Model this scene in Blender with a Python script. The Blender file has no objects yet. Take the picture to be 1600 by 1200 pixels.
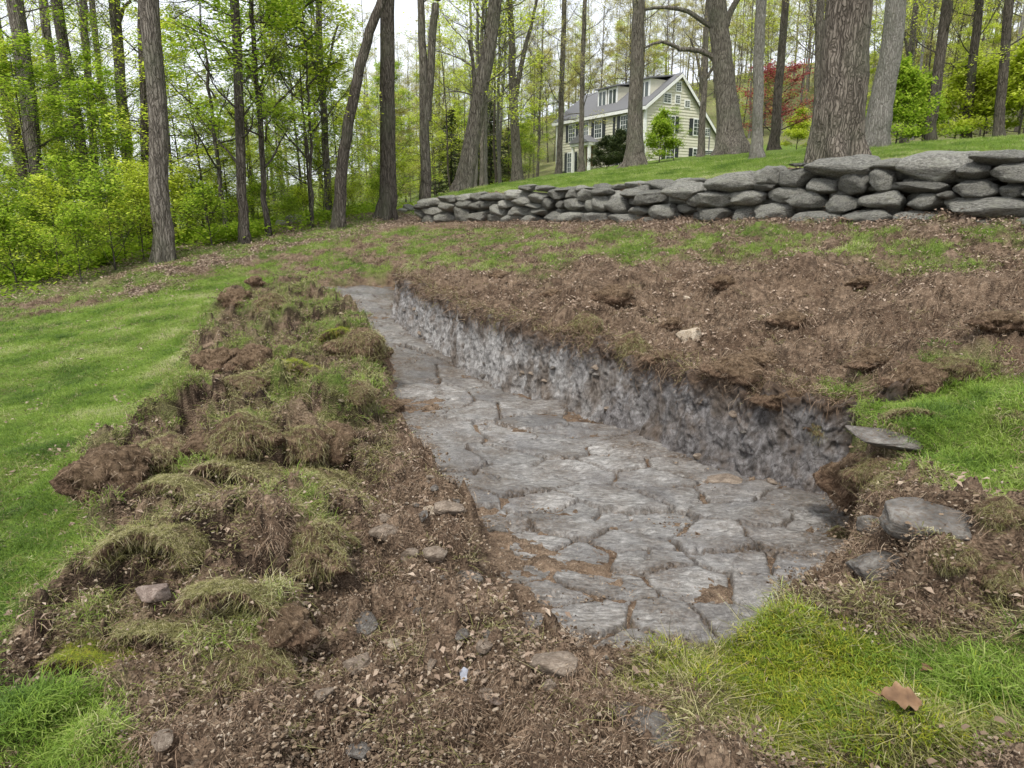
import bpy, bmesh, math, random
import numpy as np
from mathutils import Vector, Matrix, Euler

random.seed(7)
RNG = np.random.default_rng(7)
SC = bpy.context.scene
COL = SC.collection

# ---------------------------------------------------------------- camera
F_PX = 1066.7            # focal length in photo pixels (1600 wide) = 24 mm
PITCH = math.radians(14.0)
EYE = 1.6
cam_d = bpy.data.cameras.new("camera")
cam_d.lens = 24.0
cam_d.sensor_width = 36.0
cam_d.clip_start = 0.05
cam_d.clip_end = 3000.0
cam = bpy.data.objects.new("camera", cam_d)
COL.objects.link(cam)
cam.location = (0, 0, EYE)
cam.rotation_euler = (math.radians(90) - PITCH, 0, 0)
SC.camera = cam

# ---------------------------------------------------------------- world / sky
SUN_EL, SUN_ROT = math.radians(58), math.radians(200)
world = bpy.data.worlds.new("World")
SC.world = world
world.use_nodes = True
wn, wl = world.node_tree.nodes, world.node_tree.links
wn.clear()
wo = wn.new('ShaderNodeOutputWorld')
bg = wn.new('ShaderNodeBackground')
bg.inputs[1].default_value = 0.12
sky = wn.new('ShaderNodeTexSky')
sky.sky_type = 'NISHITA'
sky.sun_disc = False
sky.sun_elevation = SUN_EL
sky.sun_rotation = SUN_ROT
sky.air_density = 1.0
sky.dust_density = 2.0
wtc = wn.new('ShaderNodeTexCoord')
wns = wn.new('ShaderNodeTexNoise')
wns.inputs['Scale'].default_value = 2.2
wns.inputs['Detail'].default_value = 6
wl.new(wtc.outputs['Generated'], wns.inputs['Vector'])
wrp = wn.new('ShaderNodeValToRGB')
wrp.color_ramp.elements[0].position = 0.3
wrp.color_ramp.elements[0].color = (4.3, 4.5, 4.85, 1)
wrp.color_ramp.elements[1].position = 0.7
wrp.color_ramp.elements[1].color = (5.1, 5.25, 5.45, 1)
wl.new(wns.outputs['Fac'], wrp.inputs['Fac'])
wmx = wn.new('ShaderNodeMixRGB')
wmx.inputs[0].default_value = 0.9
wl.new(sky.outputs[0], wmx.inputs[1])
wl.new(wrp.outputs[0], wmx.inputs[2])
wl.new(wmx.outputs[0], bg.inputs[0])
wl.new(bg.outputs[0], wo.inputs[0])

sun_d = bpy.data.lights.new("sun", 'SUN')
sun_d.energy = 1.5
sun_d.angle = math.radians(10)
sun_d.color = (1.0, 0.96, 0.9)
sun = bpy.data.objects.new("sun", sun_d)
COL.objects.link(sun)
# shadows fall slightly to the right and away
sdir = Vector((math.sin(SUN_ROT) * math.cos(SUN_EL), math.cos(SUN_ROT) * math.cos(SUN_EL), math.sin(SUN_EL)))
sun.rotation_euler = sdir.to_track_quat('Z', 'Y').to_euler()
sun.location = (0, 0, 30)

SC.view_settings.view_transform = 'Standard'
SC.view_settings.look = 'None'
SC.view_settings.exposure = 1.27
SC.view_settings.gamma = 1.0
SC.view_settings.use_curve_mapping = False
SC.render.engine = 'CYCLES'
SC.cycles.max_bounces = 6
SC.cycles.diffuse_bounces = 4
SC.cycles.use_adaptive_sampling = True
SC.cycles.adaptive_threshold = 0.02

# ---------------------------------------------------------------- numeric helpers
def sstep(t):
    t = np.clip(t, 0, 1)
    return t * t * (3 - 2 * t)

def _hash(ix, iy, iz, seed):
    h = (ix.astype(np.int64) * 374761393 + iy.astype(np.int64) * 668265263 + iz * 2147483647 + seed * 974711) & 0xFFFFFFFF
    h = ((h ^ (h >> 13)) * 1274126177) & 0xFFFFFFFF
    h = ((h ^ (h >> 16)) * 2246822519) & 0xFFFFFFFF
    return (h ^ (h >> 15)) & 0xFFFFFFFF

def pn(x, y, seed=0):
    ix, iy = np.floor(x), np.floor(y)
    fx, fy = x - ix, y - iy
    ux, uy = fx * fx * fx * (fx * (fx * 6 - 15) + 10), fy * fy * fy * (fy * (fy * 6 - 15) + 10)
    def g(dx, dy):
        a = _hash(ix + dx, iy + dy, 0, seed) * (2 * math.pi / 4294967296.0)
        return np.cos(a) * (fx - dx) + np.sin(a) * (fy - dy)
    a = g(0, 0); b = g(1, 0); c = g(0, 1); d = g(1, 1)
    return (a + (b - a) * ux + (c - a) * uy + (a - b - c + d) * ux * uy) * 1.41

def fbm(x, y, octv=4, seed=0, gain=0.5):
    s = 0; a = 1; t = 0
    for i in range(octv):
        s = s + a * pn(x * 2 ** i + 17.3 * i, y * 2 ** i - 9.1 * i, seed + i * 13)
        t += a; a *= gain
    return s / t

def ridged(x, y, octv=3, seed=0):
    s = 0; a = 1; t = 0
    for i in range(octv):
        s = s + a * (1 - 2 * np.abs(pn(x * 2 ** i + 5.3 * i, y * 2 ** i + 3.1 * i, seed + i * 7)))
        t += a; a *= 0.5
    return s / t

def vn3(P, seed=0):
    """value noise 3D on (n,3)"""
    I = np.floor(P); Fq = P - I; U = Fq * Fq * (3 - 2 * Fq)
    r = 0
    for dx in (0, 1):
        for dy in (0, 1):
            for dz in (0, 1):
                h = _hash(I[:, 0] + dx, I[:, 1] + dy, (I[:, 2] + dz).astype(np.int64), seed) / 4294967296.0 * 2 - 1
                r = r + h * (U[:, 0] if dx else 1 - U[:, 0]) * (U[:, 1] if dy else 1 - U[:, 1]) * (U[:, 2] if dz else 1 - U[:, 2])
    return r

def fbm3(P, octv=3, seed=0):
    s = 0; a = 1; t = 0
    for i in range(octv):
        s = s + a * vn3(P * 2 ** i + i * 11.7, seed + i); t += a; a *= 0.5
    return s / t

def ray(px, py):
    xx = (px - 800) / F_PX; yy = (600 - py) / F_PX
    return np.array([xx, math.cos(PITCH) + yy * math.sin(PITCH), -math.sin(PITCH) + yy * math.cos(PITCH)])

def PY(px, py, Y):          # point seen at a photo pixel at forward distance Y
    d = ray(px, py); p = d * (Y / d[1]); p[2] += EYE
    return p

def PH(px, py, h):          # ... h metres below the eye
    d = ray(px, py); p = d * (h / -d[2]); p[2] += EYE
    return p

class TPS:
    def __init__(self, pts, lam=0.02):
        P = np.array(pts, float); self.c = P[:, :2] / 10.0
        n = len(P); K = self.k(self.c, self.c) + lam * np.eye(n)
        Q = np.hstack([np.ones((n, 1)), self.c])
        A = np.zeros((n + 3, n + 3)); A[:n, :n] = K; A[:n, n:] = Q; A[n:, :n] = Q.T
        self.w = np.linalg.solve(A, np.concatenate([P[:, 2], np.zeros(3)]))
    def k(self, a, b):
        r2 = ((a[:, None, :] - b[None, :, :]) ** 2).sum(-1)
        return 0.5 * r2 * np.log(r2 + 1e-9)
    def __call__(self, x, y):
        sh = np.shape(x); X = np.stack([np.ravel(x), np.ravel(y)], 1) / 10.0
        out = np.empty(len(X)); n = len(self.c)
        for i in range(0, len(X), 60000):
            b = X[i:i + 60000]
            out[i:i + 60000] = self.k(b, self.c) @ self.w[:n] + self.w[n] + b @ self.w[n + 1:]
        return out.reshape(sh)

# ---------------------------------------------------------------- terrain control
WA = np.array([6.6, 7.3]); WB = np.array([-3.1, 22.6])       # dry stone wall line
WD = (WB - WA); WL = float(np.hypot(*WD)); WD = WD / WL
WN = np.array([WD[1], -WD[0]])                               # towards the lawn
if WN[1] < 0: WN = -WN

def on_wall(px, py, off=0.0):       # point of the (vertical) wall plane seen at a pixel
    d = ray(px, py); o = np.array([WA[0] + WN[0] * off, WA[1] + WN[1] * off])
    t = (o @ WN) / (d[0] * WN[0] + d[1] * WN[1])
    p = d * t; p[2] += EYE
    return p

E = lambda x, y, z: np.array([x, y, z + EYE])
far = [E(-25, 30, -3.2), E(-40, 60, -5), E(-9, 38, -0.9), E(-10, 60, -0.6), E(-30, 14, -3.6), E(0, 85, 4.5),
       E(-60, 120, -3), E(0, 130, 12), E(30, 120, 20), E(80, 110, 22), E(0, 220, 26), E(100, 220, 45), E(-90, 220, 0),
       E(60, 60, 9), E(-60, 20, -6), E(45, 10, 4), E(0, -12, -1.9), E(-15, -2, -2.4), E(15, -2, -0.6)]
ft = []
for (px, py, h) in [(0,1200,1.72),(400,1200,1.65),(800,1200,1.6),(1200,1200,1.55),(1600,1200,1.45),(1600,1000,1.35),
        (1600,800,1.22),(1480,700,1.28),(1600,600,1.02),(1600,450,.68),(1400,450,.75),(1400,550,1.05),(1100,450,.85),
        (900,420,.84),(1250,420,.62),(0,600,1.9),(0,500,2.0),(0,700,1.86),(240,500,1.6),(240,700,1.75),(0,900,1.8),
        (240,900,1.7),(400,430,1.35),(500,440,1.28),(420,600,1.62),(420,800,1.65),(560,900,1.68),(560,1100,1.65),
        (-200,700,1.95),(-200,1000,1.85),(1800,900,1.15),(1800,600,.9),(600,620,1.66),(560,520,1.5),(120,470,1.75)]:
    ft.append(PH(px, py, h))
for (px, py, Y) in [(1335,655,4.85),(1215,625,5.2),(1100,598,5.65),(960,556,6.7),(850,522,7.5),(750,492,8.5),(690,465,9.8),(628,441,11.2),
        (560,438,13.6),(240,410,17),(520,357,20),(600,336,24),(380,384,19),(0,470,15.5),(450,370,20),(640,380,16)]:
    ft.append(PY(px, py, Y))
for px in (1600, 1450, 1330, 1250, 1170, 1100, 960, 870, 760, 650):
    ft.append(on_wall(px, 351))
TF = TPS(ft + far)
bk = []
for (px, py, Y) in [(1010,252,62),(880,270,72),(1128,240,66),(1140,239,35),(1305,250,13),(1365,231,22),(1600,216,30),(1185,251,29),
        (990,263,40),(720,299,30),(665,306,28),(872,279,50),(907,273,50),(1452,226,34),(1560,217,32),(1207,238,40),(1240,236,46),
        (1000,289,19),(850,292,22),(1450,240,16),(1600,228,16),(790,281,46)]:
    bk.append(PY(px, py, Y))
for px, py in ((1600, 262), (1450, 266), (1330, 268), (1250, 272), (1100, 288), (960, 298), (870, 300), (760, 304), (655, 313)):
    bk.append(on_wall(px, py, 0.7))
TB = TPS(bk + far)

def base0(x, y):
    a = (x - WA[0]) * WD[0] + (y - WA[1]) * WD[1]
    s = (x - WA[0]) * WN[0] + (y - WA[1]) * WN[1]
    over = np.clip(a - WL, 0, None)
    s = s - over * 0.15
    w = sstep((s - 0.30) / (0.25 + over * 0.9))
    f = TF(x, y); b = TB(x, y)
    z = f * (1 - w) + b * w
    back = sstep((0.5 - y) / 2.5)                             # behind the camera: level ground
    return z * (1 - back) + back * (EYE - 1.65 + 0.06 * np.clip(x, -20, 20))

def ground_hit(pixels, fn=None):
    fn = fn or base0
    out = []
    ts = np.geomspace(1.0, 120, 500)
    for px, py in pixels:
        d = ray(px, py)
        t = ts / d[1]
        X, Y, Z = d[0] * t, d[1] * t, d[2] * t + EYE
        g = fn(X, Y)
        k = np.nonzero(Z < g)[0]
        k = k[0] if len(k) else len(ts) - 1
        if k > 0:
            a0 = Z[k-1] - g[k-1]; b0 = g[k] - Z[k]; u = a0 / max(a0 + b0, 1e-9)
            out.append((X[k-1] + (X[k] - X[k-1]) * u, Y[k-1] + (Y[k] - Y[k-1]) * u))
        else: out.append((X[0], Y[0]))
    return np.array(out)

def poly_sd(x, y, poly, widths=None):
    """signed distance, positive inside; optionally the width of the nearest edge"""
    sh = np.shape(x); x = np.ravel(x); y = np.ravel(y)
    d2 = np.full(x.shape, 1e12); ins = np.zeros(x.shape, bool); wid = np.ones(x.shape)
    n = len(poly)
    for i in range(n):
        ax, ay = poly[i]; bx, by = poly[(i + 1) % n]
        ex, ey = bx - ax, by - ay
        t = np.clip(((x - ax) * ex + (y - ay) * ey) / (ex * ex + ey * ey + 1e-12), 0, 1)
        q = (x - ax - t * ex) ** 2 + (y - ay - t * ey) ** 2
        m = q < d2
        d2 = np.where(m, q, d2)
        if widths is not None: wid = np.where(m, widths[i], wid)
        c = ((ay > y) != (by > y)) & (x < (bx - ax) * (y - ay) / (by - ay + 1e-12) + ax)
        ins ^= c
    sd = np.where(ins, np.sqrt(d2), -np.sqrt(d2))
    return (sd.reshape(sh), wid.reshape(sh)) if widths is not None else sd.reshape(sh)

TR = [(985,1110,1.66,.10),(880,1068,1.72,.3),(800,1000,1.80,.3),(758,920,1.86,.3),(722,810,1.88,.35),(645,720,1.92,.4),(612,640,1.93,.4),
      (598,570,1.88,.35),(560,510,1.74,.4),(502,456,1.42,.5),(560,447,1.38,.6),(616,443,1.36,.2),(628,490,1.64,.05),(690,540,1.85,.05),
      (750,585,1.97,.05),(850,622,1.99,.05),(960,655,2.0,.05),(1100,712,2.0,.05),(1215,745,2.0,.05),(1326,772,2.0,.1),(1348,850,1.74,.2),
      (1285,965,1.62,.1),(1120,1050,1.60,.07)]
TRP = np.array([PH(a, b, c)[:2] for a, b, c, d in TR])
TRW = [d for a, b, c, d in TR]
TI = TPS([PH(a, b, c) for a, b, c in
     [(1000,1040,1.85),(830,1012,1.84),(790,920,1.86),(740,810,1.88),(655,720,1.92),(620,640,1.93),(598,570,1.88),(560,510,1.78),(505,458,1.42),(560,450,1.40),
      (618,446,1.42),(628,490,1.64),(690,540,1.85),(750,585,1.97),(850,622,1.99),(960,655,2.0),(1100,712,2.0),(1215,745,2.0),(1326,772,2.0),(1320,850,1.95),(1245,935,1.9),
      (1100,985,1.86),(900,700,1.97),(1150,850,1.93),(800,640,1.97),(700,560,1.9),(620,480,1.6),(560,470,1.48),(1000,850,1.93),(1000,960,1.87),(640,500,1.72)]]
     + [np.array([.4,2.2,-1.86+EYE]),np.array([1.6,2.4,-1.9+EYE]),np.array([2.6,3.6,-1.95+EYE]),np.array([-.6,2.2,-1.85+EYE])], lam=0.001)

BUMPS = [(180,748,.34,.28,.20),(275,712,.34,.2,.14),(365,690,.42,.24,.24),(500,690,.40,.28,.26),(350,565,.45,.3,.16),(420,565,.45,.3,.15),
         (555,548,.35,.4,.16),(430,745,.6,.22,.20),(250,835,.36,.16,.15),(400,810,.42,.25,.16),(500,850,.3,.24,.18),(380,955,.36,.2,.18),
         (340,1060,.3,.16,.12),(150,1030,.36,.1,.09),(590,650,.25,.5,.06),(1490,585,.45,.3,.14),(960,462,.6,.35,.14),(1250,445,.9,.5,.1),
         (1430,950,.45,.2,.10),(1560,920,.3,.2,.08),(1500,690,.5,.25,.06),(1080,560,.4,.25,.05),(240,435,.8,.5,.12),(470,600,.5,.4,.12),
         (560,755,.3,.2,.12),(430,520,.5,.5,.1),(910,510,.3,.25,.1),(1385,735,.2,.12,-.12),(1210,470,.7,.35,.10),(1380,520,.5,.3,.10),(1500,480,.6,.35,.12),(820,440,.8,.5,.08),(700,640,-.1,.1,0)]
BP = ground_hit([(b[0], b[1]) for b in BUMPS])

def smooth_out(x, y):
    z = base0(x, y)
    for (cx, cy), (_, _, rx, ry, h) in zip(BP, BUMPS):
        q = ((x - cx) / rx) ** 2 + ((y - cy) / ry) ** 2
        z = z + 1.25 * h * np.exp(-q * q * .9)
    return z

# ---- zones (what grows or lies where), drawn as plan outlines
def zone(px): return ground_hit(px)
Z_LAWN = zone([(-60,515),(40,500),(150,478),(230,462),(300,440),(360,428),(440,432),(470,445),(350,462),(345,500),(300,560),(300,620),(245,680),
               (140,725),(150,800),(155,850),(140,920),(50,990),(20,1050),(-60,1060)])
Z_PATCH = zone([(370,470),(500,448),(575,520),(480,600),(570,640),(600,700),(400,650),(300,630),(330,540)])
Z_FAR = zone([(300,440),(400,405),(520,380),(650,358),(1100,361),(1500,366),(1700,380),(1700,450),(1350,430),(1100,415),(900,425),(840,445),(640,428),(560,440),(420,440)])
Z_R1 = zone([(1285,605),(1390,640),(1470,600),(1620,600),(1640,890),(1545,868),(1480,790),(1430,750),(1400,700),(1340,668)])
Z_R2 = zone([(1005,1120),(1060,1085),(1150,1040),(1225,1000),(1275,1035),(1400,1055),(1640,1065),(1660,1240),(1110,1240),(1105,1165)])
Z_BL = zone([(-40,1145),(110,1130),(205,1155),(240,1240),(-60,1240)])
Z_DRY = [zone(p) for p in ([(215,800),(300,735),(440,700),(600,770),(560,795),(450,770),(330,790),(240,850)],
         [(30,1020),(200,960),(330,900),(430,890),(320,990),(130,1070)], [(420,640),(560,650),(540,720),(400,720)], [(450,560),(560,600),(580,660),(480,640)])]
Z_LIT = zone([(250,432),(290,404),(400,384),(520,350),(648,322),(665,352),(560,372),(450,394),(350,422)])
Z_LIT2 = zone([(150,470),(210,425),(300,420),(290,455),(230,470)])
Z_WOOD = zone([(-400,470),(0,478),(150,455),(250,408),(400,382),(520,354),(640,330)]) 
WOODP = np.vstack([Z_WOOD, [[-2.5, 34], [0.5, 50], [3.5, 72], [8, 84], [24, 72], [28, 60], [27, 42], [40, 36], [200, 30], [200, 600], [-300, 600], [-300, 10]]])

Z_BERM = zone([(355,452),(480,440),(590,505),(630,600),(615,700),(600,810),(560,880),(530,1000),(450,1090),(300,1130),(120,1085),(30,1060),(20,1015),(150,935),(150,810),(115,745),(230,680),(290,620),(285,540)])
def berm(x, y): return sstep(.3 + (poly_sd(x, y, Z_BERM) + .12 * fbm(x * 3, y * 3, 3, 199)) / .45)
def sods(x, y):
    wx_ = x + .12 * fbm(x * 3, y * 3, 2, 201); wy_ = y + .12 * fbm(x * 3 + 5, y * 3, 2, 202)
    a = fbm(wx_ * 1.5, wy_ * 1.9, 2, 203) + .10 * fbm(x * 9, y * 9, 2, 204)
    b = fbm(wx_ * 3.4, wy_ * 3.9, 2, 205) + .12 * fbm(x * 14, y * 14, 2, 206)
    A = sstep((a + .03) / .13); Bq = sstep((b - .02) / .12)
    return A, Bq, a, b

def zones(x, y):
    s = (x - WA[0]) * WN[0] + (y - WA[1]) * WN[1]
    a = (x - WA[0]) * WD[0] + (y - WA[1]) * WD[1]
    n1 = fbm(x * 1.3, y * 1.3, 3, 40); n2 = fbm(x * 4, y * 4, 3, 50)
    soft = lambda P, w, o=0.0: sstep(0.5 + (poly_sd(x, y, P) + o + 0.12 * n2) / w)
    lawn = soft(Z_LAWN, .3)
    g = lawn.copy()
    g = np.maximum(g, soft(Z_PATCH, .4) * sstep((n2 + n1 * .6 + .12) / .3) * .9)
    g = np.maximum(g, soft(Z_FAR, .8) * sstep((n2 * .8 + n1 + 0.10) / .35) * .85)
    g = np.maximum(g, soft(Z_R1, .25) * sstep((n2 + .55) / .4))
    g = np.maximum(g, soft(Z_R2, .1)); g = np.maximum(g, soft(Z_BL, .15))
    woods = sstep(0.5 + (poly_sd(x, y, WOODP) + 0.6 * n1) / 1.2)
    back = sstep((s - .55) / .3) * ((a < WL + 3) | (s > 4))
    g = np.maximum(g, back * (1 - woods))
    left_edge = sstep((-3.6 - x) / .8) * (1 - lawn)
    g = np.maximum(g, left_edge * sstep((n1 + .5 * n2 + .12) / .25) * .75)
    g = g * (1 - woods * .7 * (1 - left_edge) - woods * .35 * left_edge)
    bm_ = berm(x, y); A_s, B_s, a_s, b_s = sods(x, y)
    dry = np.zeros_like(x)
    for P in Z_DRY: dry = np.maximum(dry, soft(P, .2))
    onsod = bm_ * np.clip(A_s * sstep((a_s - .12) / .06) * .75 + B_s * sstep((b_s - .17) / .06) * .5, 0, 1) * sstep((n1 + .30) / .25)
    dry = np.clip(dry * .25 + onsod, 0, 1) * sstep((n2 + .35) / .3)
    g = np.where(bm_ > .5, np.maximum(g * .35, onsod * sstep((n1 + .15) / .2) * .75), g)
    g = np.maximum(g, lawn)
    lit = np.maximum(soft(Z_LIT, .8), soft(Z_LIT2, .5)); lit = np.maximum(lit, woods)
    lit = np.maximum(lit, sstep((s + 1.1) / .8) * (s < .3) * (a < WL) * .8)
    return g, dry, lit, woods, lawn, back

def trench_w(x, y):
    sd, wid = poly_sd(x, y, TRP, TRW)
    jit = fbm(x * 4, y * 4, 4, 21) * (.10 + np.minimum(wid, .3) * 0.6)
    hard = wid < 0.06
    w = np.where(hard, sstep((sd + 0.02) / 0.06), sstep((sd + jit + wid * .75) / wid))
    return w, sd, hard

def height(x, y, Zn=None):
    x = np.asarray(x, float); y = np.asarray(y, float)
    g, dry, lit, woods, lawn, back = Zn if Zn is not None else zones(x, y)
    zo = smooth_out(x, y)
    w, sd, hard = trench_w(x, y)
    r = np.hypot(x, y)
    near = 1 / (1 + (r / 14) ** 2)
    smooth = np.maximum(lawn, back * .95)
    rough = (1 - smooth * .85) * near + .15
    rough = rough * (1 - .65 * w)
    clump = np.maximum(0, fbm(x * 3.1, y * 3.1, 3, 3) + .05)
    d = rough * (.17 * clump + .06 * fbm(x * 1.2, y * 1.2, 2, 5) + .040 * ridged(x * 6, y * 6, 3, 9) + .022 * fbm(x * 26, y * 26, 3, 11))
    bm_ = berm(x, y) * (1 - w); A_s, B_s, a_s, b_s = sods(x, y)
    d = d + bm_ * (.15 * A_s + .10 * B_s - .07 + .12 * fbm(x * 1.3, y * 1.3, 2, 207))
    sl = (1 - bm_) * (1 - w) * (1 - smooth) * near
    turf_edge = sstep((poly_sd(x, y, Z_R2) + .02 * fbm(x * 12, y * 12, 2, 212)) / .03)
    sl = sl * (1 - .85 * np.maximum(turf_edge, sstep(.5 + poly_sd(x, y, Z_R1) / .3)))
    d = d + sl * (.07 * B_s + .05 * A_s + .075 * np.maximum(0, fbm(x * 5.5, y * 5.5, 3, 211)))
    d = d + sl * (.045 * sstep((pn(x * 5, y * 5, 221) - .22) / .16) + .024 * sstep((pn(x * 11, y * 11, 222) - .25) / .15))
    d = d + .065 * turf_edge * (1 - w)
    d = d + rough * (.030 * np.abs(pn(x * 13, y * 13, 208)) + .018 * np.abs(pn(x * 31, y * 31, 209)))
    d = d + .04 * fbm(x * .5, y * .5, 2, 77)
    zi = TI(x, y) - .040 + .026 * fbm(x * 1.7, y * 1.7, 4, 31) + .03 * sstep((.35 - sd) / .35)
    return zo * (1 - w) + zi * w + d, w, sd, hard

# ---------------------------------------------------------------- objects helpers
MATS = {}
def mesh_np(name, V, Fc, mats=(), smooth=True, attrs=None):
    V = np.asarray(V, np.float32); Fc = np.asarray(Fc, np.int32)
    me = bpy.data.meshes.new(name)
    n, k = Fc.shape
    me.vertices.add(len(V)); me.vertices.foreach_set("co", V.ravel())
    me.loops.add(n * k); me.loops.foreach_set("vertex_index", Fc.ravel())
    me.polygons.add(n)
    me.polygons.foreach_set("loop_start", np.arange(0, n * k, k, dtype=np.int32))
    me.polygons.foreach_set("loop_total", np.full(n, k, np.int32))
    me.polygons.foreach_set("use_smooth", np.full(n, smooth))
    for nm, (ty, val) in (attrs or {}).items():
        at = me.attributes.new(nm, ty, 'POINT')
        at.data.foreach_set("vector" if ty == 'FLOAT_VECTOR' else "value", np.ascontiguousarray(val, np.int32 if ty == 'INT' else np.float32).ravel())
    me.update(calc_edges=True)
    for m in mats: me.materials.append(m)
    return me

def link(name, data, parent=None, **props):
    o = bpy.data.objects.new(name, data)
    COL.objects.link(o)
    if parent is not None: o.parent = parent
    for k, v in props.items():
        if v is not None: o[k] = v
    return o

def thing(name, label, cat, loc=(0, 0, 0), rot=(0, 0, 0), group=None, data=None):
    o = link(name, data, None, label=label, category=cat, group=group)
    o.location = loc; o.rotation_euler = rot
    return o

# ---- materials
class NT:
    def __init__(self, name):
        self.m = bpy.data.materials.new(name); self.m.use_nodes = True
        self.n = self.m.node_tree.nodes; self.l = self.m.node_tree.links
        self.n.clear(); self.out = self.n.new('ShaderNodeOutputMaterial')
    def node(self, t, ins=None, **kw):
        nd = self.n.new(t)
        for k, v in kw.items(): setattr(nd, k, v)
        for k, v in (ins or {}).items():
            if hasattr(v, 'node'): self.l.new(v, nd.inputs[k])
            else: nd.inputs[k].default_value = v
        return nd
    def coord(self, kind='Object'): return self.node('ShaderNodeTexCoord').outputs[kind]
    def pos(self): return self.node('ShaderNodeNewGeometry').outputs['Position']
    def scale(self, v, s):
        m = self.node('ShaderNodeMapping', {'Vector': v}); m.inputs['Scale'].default_value = s if isinstance(s, tuple) else (s, s, s)
        return m.outputs[0]
    def noise(self, v, s, det=4, rough=.55, dist=0.0):
        return self.node('ShaderNodeTexNoise', {'Vector': v, 'Scale': s, 'Detail': det, 'Roughness': rough, 'Distortion': dist}).outputs['Fac']
    def vor(self, v, s, out='Distance', feature='F1', rnd=1.0):
        return self.node('ShaderNodeTexVoronoi', {'Vector': v, 'Scale': s, 'Randomness': rnd}, feature=feature).outputs[out]
    def ramp(self, f, stops, interp='LINEAR'):
        r = self.node('ShaderNodeValToRGB', {'Fac': f}); cr = r.color_ramp; cr.interpolation = interp
        while len(cr.elements) < len(stops): cr.elements.new(0.5)
        for e, (p, c) in zip(cr.elements, stops):
            e.position = p; e.color = (c[0], c[1], c[2], 1) if isinstance(c, tuple) else (c, c, c, 1)
        return r.outputs[0]
    def mix(self, f, a, b, mode='MIX'):
        n = self.n.new('ShaderNodeMixRGB'); n.blend_type = mode
        for i, v in enumerate((f, a, b)):
            if hasattr(v, 'node'): self.l.new(v, n.inputs[i])
            elif isinstance(v, tuple): n.inputs[i].default_value = (v[0], v[1], v[2], 1)
            else: n.inputs[i].default_value = v
        return n.outputs[0]
    def math(self, op, a, b=0.0, clamp=False):
        n = self.n.new('ShaderNodeMath'); n.operation = op; n.use_clamp = clamp
        for i, v in enumerate((a, b)):
            if hasattr(v, 'node'): self.l.new(v, n.inputs[i])
            else: n.inputs[i].default_value = v
        return n.outputs[0]
    def attr(self, name, ty='GEOMETRY'):
        return self.node('ShaderNodeAttribute', attribute_name=name, attribute_type=ty).outputs['Fac']
    def bump(self, h, strength=.5, dist=.02, normal=None):
        b = self.node('ShaderNodeBump', {'Height': h, 'Strength': strength, 'Distance': dist})
        if normal is not None: self.l.new(normal, b.inputs['Normal'])
        return b.outputs[0]
    def principled(self, col, rough=.9, normal=None, spec=.3):
        p = self.node('ShaderNodeBsdfPrincipled')
        for k, v in (('Base Color', col), ('Roughness', rough), ('Specular IOR Level', spec)):
            if hasattr(v, 'node'): self.l.new(v, p.inputs[k])
            elif isinstance(v, tuple): p.inputs[k].default_value = (*v[:3], 1)
            else: p.inputs[k].default_value = v
        if normal is not None: self.l.new(normal, p.inputs['Normal'])
        self.l.new(p.outputs[0], self.out.inputs[0])
        return p

def m_leafy(name, stops, transl=.35, rough=.7, where='island', big=None, spec=.2):
    """thin leaves or blades: colour varies per leaf, light passes through"""
    t = NT(name)
    if where == 'island': r = t.node('ShaderNodeNewGeometry').outputs['Random Per Island']
    else: r = t.node('ShaderNodeObjectInfo').outputs['Random']
    if big is not None:
        nz = t.noise(t.pos(), big, 3)
        r = t.math('ADD', t.math('MULTIPLY', r, .5), t.math('SUBTRACT', t.math('MULTIPLY', nz, 2.4), .93), True)
    c = t.ramp(r, stops)
    p = t.principled(c, rough, None, spec)
    tr = t.node('ShaderNodeBsdfTranslucent', {'Color': c})
    mx = t.node('ShaderNodeMixShader', {0: transl, 1: p.outputs[0], 2: tr.outputs[0]})
    t.l.new(mx.outputs[0], t.out.inputs[0])
    return t.m

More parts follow.
